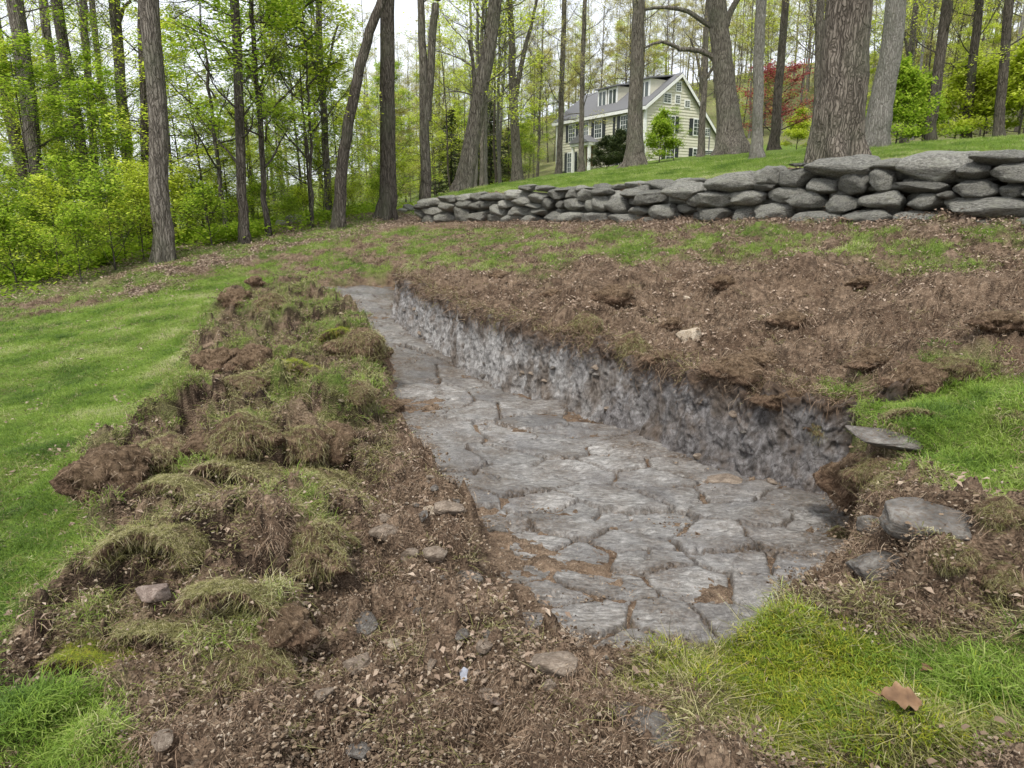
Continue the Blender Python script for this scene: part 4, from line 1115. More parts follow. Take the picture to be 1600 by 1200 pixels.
# ================================================================ TREES
def tube(pts, rad, k=6, ripple=0.0, seed=0):
    pts = np.asarray(pts, float); rad = np.asarray(rad, float); n = len(pts)
    T = np.gradient(pts, axis=0); T /= np.linalg.norm(T, axis=1)[:, None] + 1e-9
    ref = np.array([1.0, 0, 0]) if abs(T[0, 2]) > .7 else np.array([0, 0, 1.0])
    U = np.cross(T, ref); U /= np.linalg.norm(U, axis=1)[:, None] + 1e-9; W = np.cross(T, U)
    a = np.linspace(0, 2 * math.pi, k, endpoint=False)
    rr = rad[:, None] * np.ones((1, k))
    if ripple:
        r = np.random.default_rng(seed); ph = r.uniform(0, 6.28, 4)
        rr = rr * (1 + ripple * (.6 * np.sin(a[None] * 3 + ph[0] + pts[:, 2:3] * .5) + .4 * np.sin(a[None] * 5 + ph[1] + pts[:, 2:3] * .9)))
    V = pts[:, None, :] + rr[:, :, None] * (np.cos(a)[None, :, None] * U[:, None, :] + np.sin(a)[None, :, None] * W[:, None, :])
    i = np.arange(n * k).reshape(n, k); j = np.roll(i, -1, axis=1)
    Fc = np.stack([i[:-1], j[:-1], j[1:], i[1:]], -1).reshape(-1, 4)
    return V.reshape(-1, 3), Fc

class Build:
    def __init__(s): s.V = []; s.F = []; s.n = 0
    def add(s, V, Fc): s.V.append(V); s.F.append(Fc + s.n); s.n += len(V)
    def mesh(s, name, mats, smooth=True): return mesh_np(name, np.vstack(s.V), np.vstack(s.F), mats, smooth)

def leaf_quads(C, s, r, flat=.5):
    n = len(C); d = r.uniform(0, 6.283, n); sz = s * r.uniform(.55, 1.3, n)[:, None]
    u = np.stack([np.cos(d), np.sin(d), r.uniform(-flat, flat, n)], 1); v = np.stack([-np.sin(d), np.cos(d), r.uniform(-flat, flat, n)], 1)
    V = np.stack([C - u * sz * .5, C - v * sz * .34, C + u * sz * .5, C + v * sz * .34], 1).reshape(-1, 3)
    return V, np.arange(n * 4).reshape(n, 4)

def branching(seed, z0, H, nb, L0, L1, r0, elev=(20, 55), nsec=6, ntw=4, leaves=8, ls=.08, lspread=.16, flat=.5, zig=.12, topness=.5, sparse=0.0):
    """limbs with branchlets and twigs around a vertical axis; returns wood and leaf meshes' data"""
    r = np.random.default_rng(seed); B = Build(); LC = []
    for i in range(nb):
        f = (i + r.uniform(0, 1)) / nb; z = z0 + (H - z0) * f ** .9; az = i * 2.4 + r.uniform(-.6, .6)
        Ln = (L0 + (L1 - L0) * f) * r.uniform(.6, 1.2)
        el = math.radians(r.uniform(*elev)) * (.7 + .6 * f)
        m = 7; p = np.array([0, 0, z]); pts = [p]; el_ = el; a_ = az
        for k in range(m):
            a_ += r.normal(0, zig); el_ += r.normal(.03, zig * .8)
            p = p + np.array([math.cos(a_) * math.cos(el_), math.sin(a_) * math.cos(el_), math.sin(el_)]) * Ln / m; pts.append(p)
        pts = np.array(pts); rb = r0 * (1 - .75 * f) * .24; rad = np.linspace(rb, rb * .18, m + 1)
        B.add(*tube(pts, rad, 5))
        for j in range(nsec):
            t = .25 + .75 * (j + r.uniform(0, 1)) / nsec; q = t * m; k = min(int(q), m - 1); b0 = pts[k] + (pts[k + 1] - pts[k]) * (q - k)
            dr = (pts[k + 1] - pts[k]) / np.linalg.norm(pts[k + 1] - pts[k])
            sd_ = np.cross(dr, [0, 0, 1.0]) * (1 if j % 2 else -1); d2 = dr * .7 + sd_ * r.uniform(.5, 1.1) + np.array([0, 0, r.uniform(-.1, .35)]); d2 /= np.linalg.norm(d2)
            L2 = Ln * .42 * (1.15 - t) * r.uniform(.7, 1.4) + .15; p1 = b0 + d2 * L2 * .5 + r.normal(0, .04 * L2, 3); p2 = b0 + d2 * L2 + np.array([0, 0, .1 * L2])
            rs = rad[k] * .5; B.add(*tube([b0, p1, p2], [rs, rs * .6, rs * .25], 3))
            for w in range(ntw):
                t2 = .3 + .7 * (w + r.uniform(0, 1)) / ntw; c0 = b0 + (p2 - b0) * t2
                d3 = d2 * .6 + r.normal(0, .55, 3) * [1, 1, .6]; d3 /= np.linalg.norm(d3); L3 = L2 * .5 * r.uniform(.5, 1.2) + .08
                c1 = c0 + d3 * L3; B.add(*tube([c0, (c0 + c1) / 2 + r.normal(0, .02, 3), c1], [rs * .3 + .002, rs * .22 + .002, .0015], 3))
                if leaves and r.uniform() > sparse:
                    cnt = r.poisson(leaves)
                    if cnt:
                        tt_ = r.uniform(.2, 1.1, (cnt, 1)); LC.append(c0 + (c1 - c0) * tt_ + r.normal(0, lspread, (cnt, 3)) * [1, 1, .45])
    LC = np.vstack(LC) if LC else np.zeros((0, 3))
    lv = leaf_quads(LC, ls, r, flat) if len(LC) else None
    return B, lv

def proto(seed, bark, **kw):
    B, lv = branching(seed, **kw)
    return B, lv, bark
def leafmesh(lv, mat): return mesh_np('crown', lv[0], lv[1], [mat], False)

# whole small trees (trunk + limbs in one mesh)
def small_tree(seed, H, r0, bark, z0=.8, nb=16, L0=1.6, L1=.5, lean=.05, **kw):
    r = np.random.default_rng(seed + 999)
    B, lv = branching(seed, z0, H * .97, nb, L0, L1, r0 * 2.0, **kw)
    zz = np.linspace(-.3, H, 14); pts = np.stack([np.zeros(14), np.zeros(14), zz], 1)
    B.add(*tube(pts, r0 * (1 - zz.clip(0) / H * .85) * (1 + .5 * np.exp(-zz.clip(0) * 4)), 8, .05, seed))
    return B.mesh('trunk', [bark]), leafmesh(lv, MATS['lime'])

SAP = [small_tree(10 + i, H, r, MATS[b], z0=z0, nb=nb, L0=L0, L1=.5, nsec=7, ntw=5, leaves=lf, ls=.095, lspread=.13, flat=.35, elev=(5, 40))
       for i, (H, r, b, z0, nb, L0, lf) in enumerate([(7, .05, 'dark_bark', 1.2, 22, 2.4, 9), (5, .035, 'dark_bark', .6, 18, 2.0, 10), (9, .07, 'grey_brown_bark', 2.0, 26, 2.6, 8), (6, .04, 'dark_bark', .8, 20, 2.2, 11)])]
SHR = [small_tree(30 + i, H, .02, MATS['dark_bark'], z0=.1, nb=16, L0=1.2, L1=.5, nsec=6, ntw=5, leaves=lf, ls=ls, lspread=.13, flat=.6, elev=(20, 70))
       for i, (H, lf, ls) in enumerate([(1.7, 5, .085), (1.2, 6, .08), (2.4, 5, .085)])]
DENSE = small_tree(40, 2.3, .03, MATS['dark_bark'], z0=.1, nb=26, L0=1.5, L1=.7, nsec=8, ntw=6, leaves=8, ls=.11, lspread=.14, flat=.9, elev=(10, 75))
DENSE2 = small_tree(41, 2.4, .03, MATS['dark_bark'], z0=.1, nb=30, L0=1.7, L1=.9, nsec=9, ntw=6, leaves=12, ls=.10, lspread=.16, flat=.9, elev=(5, 75))
REDM = small_tree(50, 4.6, .09, MATS['dark_bark'], z0=.9, nb=24, L0=3.4, L1=1.6, nsec=9, ntw=6, leaves=4, ls=.13, lspread=.18, flat=.5, elev=(5, 45))
def tall_proto(seed, H, r0, bark, z0, **kw):
    r = np.random.default_rng(seed + 77)
    B, lv = branching(seed, z0, H * .97, kw.pop('nb', 26), kw.pop('L0', 4.2), kw.pop('L1', 1.6), r0 * 1.5, **kw)
    zz = np.linspace(-.6, H, 20); w = np.cumsum(r.normal(0, .05, (20, 2)), 0)
    w -= w[1]
    pts = np.stack([w[:, 0], w[:, 1], zz], 1)
    B.add(*tube(pts, r0 * (1 - zz.clip(0) / H * .8) * (1 + .5 * np.exp(-zz.clip(0) * 2)), 9, .05, seed))
    return B.mesh('trunk', [bark]), leafmesh(lv, MATS['bud'])
TALL = [tall_proto(60, 21, .13, MATS['grey_brown_bark'], 4, nb=32, nsec=7, ntw=6, leaves=5, ls=.13, lspread=.22, zig=.16),
        tall_proto(61, 24, .15, MATS['grey_brown_bark'], 6, nb=32, nsec=7, ntw=6, leaves=4, ls=.13, lspread=.22, zig=.18),
        tall_proto(62, 18, .10, MATS['dark_bark'], 4, nsec=6, ntw=5, leaves=6, ls=.13, lspread=.25, zig=.16, L0=3.6),
        tall_proto(63, 22, .13, MATS['pale_bark'], 7, nsec=7, ntw=6, leaves=2.5, ls=.13, lspread=.2, zig=.2)]
# branch sets hung on the individually shaped trunks
BS = []
for i, (z0, H, nb, L0, L1, lf) in enumerate([(3.0, 20, 26, 3.0, 2.0, 5), (6.5, 20, 20, 3.4, 2.0, 5), (1.8, 12, 24, 2.2, 1.0, 7)]):
    B, lv = branching(200 + i, z0, H, nb, L0, L1, .15, nsec=7, ntw=6, leaves=lf, ls=.10, lspread=.18, zig=.16, elev=(0, 50))
    BS.append((B.mesh('branches', [MATS['grey_brown_bark']]), leafmesh(lv, MATS['lime'])))

def gz0(x, y): return float(height(np.array([x]), np.array([y]))[0][0])
def mat_over(o, m):
    o.material_slots[0].link = 'OBJECT'; o.material_slots[0].material = MATS[m]

def digit_tree(lab, base, top, wb, wt, Y, bark='grey_brown_bark', bs=1, leaf='lime', H=22, flare=.35, forks=(), mid=None, name='forest_tree', bscale=1.0):
    """a trunk through two seen points, base at forward distance Y"""
    p0 = PY(base[0], base[1], Y); z = gz0(p0[0], p0[1]); p0[2] = z - .1
    p1 = PY(top[0], top[1], Y)
    d = (p1 - p0); ln = np.linalg.norm(d); d /= ln
    dep = Y * math.cos(PITCH); rb = wb / F_PX * dep / 2; rt = wt / F_PX * (dep + 0) / 2
    root = thing(name, lab, 'tree', tuple(p0))
    ts = np.concatenate([np.linspace(-.4, 1.5, 12), np.linspace(2.0, H, 34)])
    r = np.random.default_rng(int(base[0] * 7 + base[1]))
    pts = d[None] * ts[:, None]
    if mid is not None:
        pm = PY(mid[0], mid[1], Y) - p0; tm = pm @ d; off = pm - d * tm
        pts = pts + off[None] * (np.clip(1 - ((ts - tm) / max(tm, ln - tm)) ** 2, -.6, 1))[:, None] * (ts > 0)[:, None]
    wob = np.cumsum(r.normal(0, .018, (len(ts), 3)), 0) * [1, 1, 0]; wob -= wob[3]; pts = pts + wob
    rate = (rb - rt) / ln
    rad = np.clip(rb - rate * ts, rb * .28, None)
    rad = np.maximum(rad * (1 - .7 * np.clip((ts - ln) / (H - ln), 0, 1)), .01) + rb * flare * np.exp(-np.clip(ts, 0, None) / (.5 * (rb / .2) ** .5 + .05))
    big = wb > 50
    V, Fc = tube(pts, rad, 120 if big else (28 if wb > 20 else 14), .05, int(base[0]))
    # root buttresses and bark ridges are real relief on the trunk
    ax = np.repeat(pts, len(V) // len(pts), axis=0); out = V - ax; az = np.arctan2(out[:, 1], out[:, 0]); rl = np.linalg.norm(out, axis=1) + 1e-6
    tz = np.repeat(ts, len(V) // len(pts))
    butt = .35 * np.exp(-np.clip(tz, 0, None) / .35) * np.cos(az * 5 + r.uniform(0, 6))
    V = ax + out * (1 + butt[:, None])
    B = Build(); B.add(V, Fc)
    for (fx, fy, tx_, ty_, w0, w1) in forks:       # stems and limbs seen leaving the trunk
        a = PY(fx, fy, Y) - p0; b = PY(tx_, ty_, Y - (0 if w0 > 6 else .5)) - p0
        q = np.linspace(0, 1, 9); P_ = a + (b - a) * q[:, None] + np.array([0, 0, 1.0]) * (np.sin(q * math.pi) * .12 * np.linalg.norm(b - a))[:, None] + np.cumsum(r.normal(0, .02, (9, 3)), 0)
        B.add(*tube(P_, np.linspace(w0, w1, 9) / F_PX * dep / 2, 8))
        dr = b - a
        if w0 > 6 and dr[2] > abs(dr[0]):
            P2 = b + dr * np.linspace(0, 1.2, 6)[:, None]; B.add(*tube(P2, np.linspace(w1, w1 * .5, 6) / F_PX * dep / 2, 8))
    link('trunk', B.mesh('trunk', [MATS[bark]]), root)
    if bs is not None:
        q = Vector((0, 0, 1)).rotation_difference(Vector(d))
        for nm, me in (('branches', BS[bs][0]), ('crown', BS[bs][1])):
            if nm == 'crown' and leaf is None: continue
            o = link(nm, me, root); o.rotation_mode = 'QUATERNION'; o.rotation_quaternion = q @ Euler((0, 0, r.uniform(0, 6.28))).to_quaternion()
            o.scale = (bscale, bscale, bscale)
            if nm == 'crown': mat_over(o, leaf)
            else: mat_over(o, bark if bark != 'ridged_oak_bark' else 'grey_brown_bark')
    return root

D = digit_tree
D('tall straight grey-brown tree standing at the left edge of the lawn', (255,408), (234,0), 28, 26, 17, bs=1)
D('stout trunk at the left edge of the picture, second tree from the left', (66,372), (27,0), 20, 22, 24, bs=0, leaf='green')
D('leaning trunk at the far left edge, leftmost tree of the woods', (34,262), (-12,0), 17, 19, 30, bs=0)
D('thin trunk just right of the two stout trees at the far left', (103,300), (62,0), 13, 12, 30, bs=0)
D('slim trunk left of a pair of thin stems in the left woods', (140,322), (91,0), 16, 15, 27, bs=2, leaf='green')
D('thin upright stem close beside the slim trunk in the left woods', (139,290), (131,0), 11, 10, 34, bs=0)
D('thin stem midway between the slim trunk and the mossy trunk on the left', (172,290), (145,0), 9, 8, 36, bs=0)
D('mossy mid-sized trunk left of the grey-brown tree by the lawn', (201,345), (176,0), 15, 15, 27, bs=2, leaf='green', forks=((180,60,205,0,6,4),))
D('short dark trunk standing right behind the grey-brown lawn edge tree', (221,350), (222,0), 18, 14, 25, 'dark_bark', bs=0)
D('slender straight tree whose base meets the leaf litter in the middle left', (383,384), (368,0), 15, 13, 19, 'dark_bark', bs=2, leaf='green', forks=((374,110,343,60,5,3),))
D('dark sapling-thin tree with forked stem right of the slender straight tree', (420,378), (400,30), 9, 7, 20, 'dark_bark', bs=2, leaf='green', forks=((412,160,380,90,5,3),(415,220,422,190,3,2)), H=12)
D('thin dark crooked stem left of the slender straight tree', (356,384), (333,120), 8, 4, 21, 'dark_bark', bs=2, leaf='green', H=9)
D('forking tree with two upswept limbs left of the dark leaning trunk', (514,337), (492,0), 11, 9, 24, bs=2, forks=((506,170,460,20,7,4),(508,170,530,40,5,3)))
D('thin forked sapling in front of the forking tree', (487,352), (482,200), 5, 4, 21, 'dark_bark', bs=2, leaf='lime', H=7, forks=((484,255,470,150,3,2),))
D('dark curved trunk leaning steeply to the right beside the leaf litter', (528,356), (606,0), 19, 13, 20, 'dark_bark', bs=None, mid=(553,175), H=9)
D('straight thick brown trunk just right of the dark leaning one', (601,334), (604,0), 25, 20, 23, 'dark_bark', bs=1, flare=.5)
D('twin-stemmed grey tree near the left end of the stone wall', (665,306), (659,0), 17, 10, 28, bs=1, forks=((668,190,683,0,12,11),))
D('thick trunk leaning right, standing behind the left end of the stone wall', (722,299), (771,0), 26, 19, 28, 'grey_brown_bark', bs=0, forks=((742,170,730,60,6,4),))
D('mid-sized tree with forking upper limbs against the dark evergreens', (809,276), (796,0), 16, 8, 44, bs=0, forks=((806,150,830,40,8,5),))
D('thin pale trunk among the dark evergreens, left one of two', (743,288), (746,100), 7, 5, 42, 'pale_bark', bs=0)
D('thin pale trunk among the dark evergreens, right one of two', (759,284), (760,100), 6, 4, 46, 'pale_bark', bs=0)
D('slim grey trunk standing in front of the left corner of the cream house', (872,279), (877,0), 9, 7, 48, bs=0, leaf='lime', flare=.8)
D('slim grey trunk in front of the house entrance', (908,272), (917,0), 8, 6, 46, bs=0, leaf='bud', flare=.8)
D('broad grey trunk with flared roots in front of the cream house', (992,262), (997,0), 24, 17, 40, bs=1, leaf='bud', flare=.9)
D('massive brown trunk with flared base and a long arching limb to the left', (1142,238), (1122,0), 33, 26, 35, bs=1, leaf='bud', flare=.9, mid=(1130,100), forks=((1121,98,1060,75,9,6),(1060,75,1005,76,6,3),(1112,40,1010,15,8,4),(1135,40,1152,0,10,8)))
D('smooth pale trunk between the massive tree and the red maple', (1183,251), (1192,0), 15, 15, 29, 'pale_bark', bs=1, leaf='bud', flare=.7)
D('dark slender trunk in front of the red maple', (1209,238), (1228,0), 14, 10, 38, 'dark_bark', bs=1, leaf='bud', flare=.6)
D('huge oak trunk with deeply furrowed bark right behind the stone wall', (1306,250), (1326,0), 74, 62, 13, 'ridged_oak_bark', bs=1, leaf='bud', flare=.12)
D('grey-brown trunk half hidden by the huge oak on its left side', (1277,240), (1282,0), 14, 11, 33, bs=0, leaf='bud')
D('large smooth pale grey trunk with flared foot right of the huge oak', (1364,232), (1398,0), 34, 27, 22, 'pale_bark', bs=1, leaf='lime', flare=.4)
D('dark straight trunk behind the green bushes on the right', (1452,226), (1482,0), 15, 14, 34, 'dark_bark', bs=0, leaf='lime')
D('dark trunk in the middle of the right hand bushes', (1508,222), (1527,0), 13, 11, 36, 'dark_bark', bs=0, leaf='lime')
D('dark trunk near the right edge of the picture', (1560,218), (1583,0), 14, 12, 33, 'dark_bark', bs=0, leaf='lime')
D('thin brown branchy trunk rising right of the pale grey trunk', (1412,225), (1432,0), 10, 8, 42, bs=0, leaf='lime', forks=((1420,100,1400,20,5,3),))
D('grey tree in front of the gable end of the cream house', (1094,246), (1104,0), 11, 6, 50, bs=0, leaf='bud', forks=((1098,150,1080,60,5,3),(1099,130,1128,90,5,3)))

# ---- copies
def place(pr, name, lab, cat, x, y, s, leaf, group, r, bark=None, sz=None):
    if len(lab.replace('-', ' ').split()) > 15: lab = lab.replace('olive budded', 'olive').replace('some way back', 'behind').replace('lime green', 'lime').replace('mid green', 'green')
    root = thing(name, lab, cat, (x, y, gz0(x, y) - .05), (r.uniform(-.05, .05), r.uniform(-.05, .05), r.uniform(0, 6.28)), group)
    root.scale = (s, s, s * (sz or 1))
    t_ = link('trunk', pr[0], root); c_ = link('crown', pr[1], root); mat_over(c_, leaf)
    if bark: mat_over(t_, bark)
    return root
pr_ = np.random.default_rng(21)
MARKS = [(20, 'the far left edge'), (60, 'the stout left trunk'), (140, 'the slim trunk in the left woods'), (205, 'the mossy mid-sized trunk'), (255, 'the grey lawn-edge tree'),
         (330, 'the thin crooked stem'), (383, 'the slender straight tree'), (420, 'the dark forked sapling'), (510, 'the forking tree'), (560, 'the dark leaning trunk'), (603, 'the straight brown trunk'),
         (668, 'the twin-stemmed tree'), (740, 'the thick trunk leaning right'), (805, 'the tree before the evergreens'), (875, 'the house corner'), (992, 'the broad flared trunk'), (1060, 'the gable of the house'),
         (1135, 'the massive arching-limbed tree'), (1187, 'the smooth pale trunk'), (1220, 'the red maple'), (1310, 'the huge oak'), (1380, 'the large pale trunk'), (1460, 'the dark straight trunk'),
         (1515, 'the dark bush-side trunk'), (1570, 'the trunk near the right edge'), (1700, 'the right picture edge')]
LN = {'lime': 'lime green', 'green': 'mid green', 'bud': 'olive budded'}
def where(px, Y, y0, y1):
    k = min(MARKS, key=lambda m: abs(m[0] - px)); f = (Y - y0) / (y1 - y0)
    w = ('in front', 'some way back', 'far back')[min(2, int(f * 3))] + ', '
    return w + ('at the far left edge' if px < 20 else ('left of ' if px < k[0] else 'right of ') + (k[1] if k[0] > 20 else 'the stout left trunk'))
HB = None
def in_lawn(x, y):
    return not (poly_sd(np.array([x]), np.array([y]), WOODP)[0] > .3)
def scatter_trees(n, pxr, Yr, protos, name, lab, cat, leafs, group, s=(.8, 1.2), mind=1.5, minY=None, ok=None):
    pts = []; tries = 0
    while len(pts) < n and tries < n * 40:
        tries += 1
        Y = math.exp(pr_.uniform(math.log(Yr[0]), math.log(Yr[1]))); px = pr_.uniform(*pxr); x = (px - 800) / F_PX * Y * .97
        if in_lawn(x, Y) or (ok and not ok(px, Y, x)): continue
        if any((x - a) ** 2 + (Y - b) ** 2 < mind ** 2 for a, b in pts): continue
        pts.append((x, Y)); pr = protos[pr_.integers(0, len(protos))]
        lf_ = leafs[pr_.integers(0, len(leafs))]; place(pr, name, LN[lf_] + ' ' + lab + ' ' + where(px, Y, *Yr), cat, x, Y, pr_.uniform(*s), lf_, group, pr_)
house_gap = lambda px, Y, x: not (860 < px < 1150 and Y < 88)
scatter_trees(34, (-150, 640), (22, 45), SAP, 'understory_tree', 'small tree', 'tree', ['lime', 'green', 'lime'], 'small leafy trees of the left woods', (.8, 1.25), 1.6)
scatter_trees(20, (-150, 700), (38, 70), SAP, 'understory_tree', 'distant small tree', 'tree', ['lime', 'lime', 'bud'], 'distant small trees of the left woods', (1.0, 1.5), 2.2)
scatter_trees(34, (-100, 330), (15.5, 26), SHR, 'forest_shrub', 'edge shrub', 'shrub', ['lime', 'green'], 'leafy shrubs along the left wood edge', (.6, 1.15), .8)
scatter_trees(26, (200, 640), (21, 38), SHR, 'forest_shrub', 'low shrub', 'shrub', ['green', 'lime'], 'leafy shrubs behind the leaf litter', (.6, 1.0), 1.2)
scatter_trees(44, (-250, 860), (38, 80), TALL, 'forest_tree', 'tall thin tree', 'tree', ['lime', 'lime', 'bud'], 'tall trees of the left woods', (.75, 1.1), 2.5)
scatter_trees(190, (560, 1750), (84, 190), TALL, 'forest_tree', 'hill tree', 'tree', ['bud', 'bud', 'lime'], 'trees on the wooded hill', (.7, 1.05), 2.6)
scatter_trees(44, (1130, 1800), (44, 95), TALL, 'forest_tree', 'tall tree', 'tree', ['bud', 'lime', 'lime'], 'tall trees of the right woods', (.75, 1.1), 2.5, ok=house_gap)
scatter_trees(30, (600, 870), (48, 95), SAP, 'understory_tree', 'leafy tree', 'tree', ['lime', 'lime', 'green'], 'small trees left of the house', (.9, 1.4), 2.0)
scatter_trees(34, (1130, 1850), (42, 80), SAP, 'understory_tree', 'small tree', 'tree', ['lime', 'bud', 'lime'], 'small leafy trees of the right woods', (.8, 1.3), 2.2)
scatter_trees(70, (600, 1700), (84, 150), SAP, 'understory_tree', 'low hill tree', 'tree', ['bud', 'lime', 'bud'], 'low trees on the wooded hill', (1.2, 2.0), 3.0)
for i, (px, Y, s, lf, lab) in enumerate([(1400, 33, 1.15, 'green', 'dense dark green bush right of the large pale grey trunk'), (1440, 35, 1.0, 'green', 'dense green bush in front of the dark straight trunk'),
        (1490, 37, 1.3, 'lime', 'big lime green bush between two dark trunks on the right'), (1535, 36, 1.2, 'lime', 'lime green bush near the trunk at the right edge'), (1590, 34, 1.4, 'lime', 'bright bush at the right edge of the lawn'),
        (1650, 35, 1.4, 'lime', 'last bright bush of the row on the right'), (1245, 52, .9, 'lime', 'low yellow-green bush at the foot of the red maple'), (1335, 42, .8, 'green', 'green bush seen between the huge oak and the pale trunk')]):
    P_ = PY(px, 225, Y); place(DENSE, 'bush', lab, 'bush', P_[0], Y, s, lf, None, pr_)
P_ = PY(1212, 235, 46); place(REDM, 'red_maple', 'red leaved maple spreading behind the slender trunks right of the house', 'tree', P_[0], 46, 1.0, 'red', None, pr_)
P_ = PY(948, 265, 52); place(DENSE2, 'bush', 'dark rounded shrub in front of the house entrance', 'bush', P_[0], 52, .8, 'dark_green', None, pr_, sz=.9)
P_ = PY(968, 265, 50); place(DENSE2, 'bush', 'dark shrub between the entrance and the broad grey trunk', 'bush', P_[0], 50, .78, 'dark_green', None, pr_)
P_ = PY(1030, 255, 55); place(DENSE, 'bush', 'fresh green bush at the house corner right of the broad grey trunk', 'bush', P_[0], 55, 1.2, 'green', None, pr_)
P_ = PY(1052, 255, 56); place(SAP[1], 'small_tree', 'small green leafy tree in front of the gable wall', 'tree', P_[0], 56, .75, 'green', None, pr_)

# hemlocks
def conifer(seed, H):
    r = np.random.default_rng(seed); B = Build(); LC = []
    zz = np.linspace(-.3, H, 12); B.add(*tube(np.stack([zz * 0, zz * 0, zz], 1), .16 * (1 - zz.clip(0) / H * .9), 7))
    for i in range(90):
        z = .5 + (H - .6) * (i / 90) ** 1.05; az = i * 2.4; L_ = (H - z) * .30 + .3
        L_ *= r.uniform(.7, 1.2); e = np.array([math.cos(az) * L_, math.sin(az) * L_, -.18 * L_]); c0 = np.array([0, 0, z])
        B.add(*tube([c0, c0 + e * .5 + [0, 0, .05 * L_], c0 + e], [.03, .02, .005], 3))
        n = int(70 * L_ / 2) + 10; t_ = r.uniform(.1, 1, (n, 1)); sp = np.array([-math.sin(az), math.cos(az), 0]) * r.normal(0, .22, (n, 1)) * L_ * (1.1 - t_) 
        LC.append(c0 + e * t_ + sp + r.normal(0, .05, (n, 3)))
    V, Fc = leaf_quads(np.vstack(LC), .24, r, .5)
    return B.mesh('trunk', [MATS['dark_bark']]), mesh_np('crown', V, Fc, [MATS['dark_green']], False)
HEM = [conifer(5, 8.5), conifer(6, 7)]
for i, (px, Y, s, lab) in enumerate([(705, 56, .9, 'dark hemlock behind the leaning trunk, leftmost of the evergreens'), (735, 60, .8, 'dark hemlock second from the left in the evergreen group'),
        (768, 58, .9, 'dark hemlock in the middle of the evergreen group'), (795, 64, .8, 'dark hemlock on the right side of the evergreen group'), (750, 68, 1.0, 'taller hemlock at the back of the evergreen group')]):
    x = (px - 800) / F_PX * Y * .97; place(HEM[i % 2], 'hemlock', lab, 'evergreen tree', x, Y, s, 'dark_green', None, pr_)

# understory weeds on the wood floor
x, y, z, w, sd, Z, R_, r = sample(60000, 12, 60, 0, 16)
ang_ = np.degrees(np.arctan2(x, y))
nn = fbm(x * .35, y * .35, 3, 95)
m_ = (Z[3] > .5) & (r.uniform(0, 1, len(x)) < .05 + .75 * sstep((nn + .05) / .2) * (poly_sd(x, y, WOODP) > .8)) & (ang_ < 5)
def herb(seed, n):
    r = np.random.default_rng(seed); C = r.normal(0, 1, (n, 3)) * [.16, .16, 0] + np.stack([np.zeros(n), np.zeros(n), r.uniform(.03, .28, n)], 1)
    V, Fc = leaf_quads(C, .075, r, .5); return mesh_np('herb', V, Fc, [MATS['green']], False)
scatter('forest_undergrowth', [herb(1, 40), herb(2, 34)], np.stack([x, y, z], 1)[m_], rots(r, m_.sum()), r.uniform(.6, 1.4, m_.sum()) * (.9 + R_[m_] * .012))

# old boulders at the wood edge
for i, (px, py, Y, w, lab) in enumerate([(462,345,25,34,'mossy grey boulder in the undergrowth left of the dark leaning trunk'), (490,338,26,30,'second mossy boulder beside the first in the undergrowth'),
        (440,356,24,22,'small boulder at the left end of the old stone row'), (640,318,26,26,'grey field stone by the foot of the twin-stemmed tree'), (628,326,25,18,'small field stone left of the end of the stone wall')]):
    p = PY(px, py, Y); s = w / F_PX * Y / 2
    o = thing('boulder', lab, 'boulder', (p[0], Y, gz0(p[0], Y) + s * .3), (0, 0, i * 1.3), data=WALLROCK[i]); o.scale = (s, s * .8, s * .55)

# ================================================================ HOUSE
A_ = PY(1009, 163.5, 62.0); A_[2] = PY(1010, 252, 62.0)[2]; UX = np.array([-.526, .85]); GX = np.array([.85, .526])
zg = A_[2] - .3
ze = PY(1010, 163.5, 62.0)[2]
def g_at(px, py=200):
    k = ray(px, py)[0] / ray(px, py)[1]; return (k * A_[1] - A_[0]) / (.85 - .526 * k)
LF_, WG, WR = 13.0, g_at(1123, 220), g_at(1062, 118)
zr = PY(1062, 117, 62 + .526 * WR)[2]; zl = PY(1123, 220, 62 + .526 * WG)[2]
house = thing('cream_house', 'large cream clapboard colonial house with dormers and black shutters on the hill', 'house', (A_[0], A_[1], 0))
def hp(u, g, z): return (UX[0] * u + GX[0] * g, UX[1] * u + GX[1] * g, z)
def hbox(name, u0, u1, g0, g1, z0, z1, mat, parent=None, B=None):
    """box in house coordinates: u along the front, g along the gable wall, outward is negative"""
    V = np.array([hp(u, g, z) for z in (z0, z1) for (u, g) in ((u0, g0), (u1, g0), (u1, g1), (u0, g1))])
    Fc = np.array([(0, 3, 2, 1), (4, 5, 6, 7), (0, 1, 5, 4), (1, 2, 6, 5), (2, 3, 7, 6), (3, 0, 4, 7)])
    if B is not None: B.add(V, Fc); return
    return link(name, mesh_np(name, V, Fc, [MATS[mat]], False), parent or house)
def roofz(g): return ze + (zr - ze) * g / WR if g < WR else zr + (zl - zr) * (g - WR) / (WG - WR)
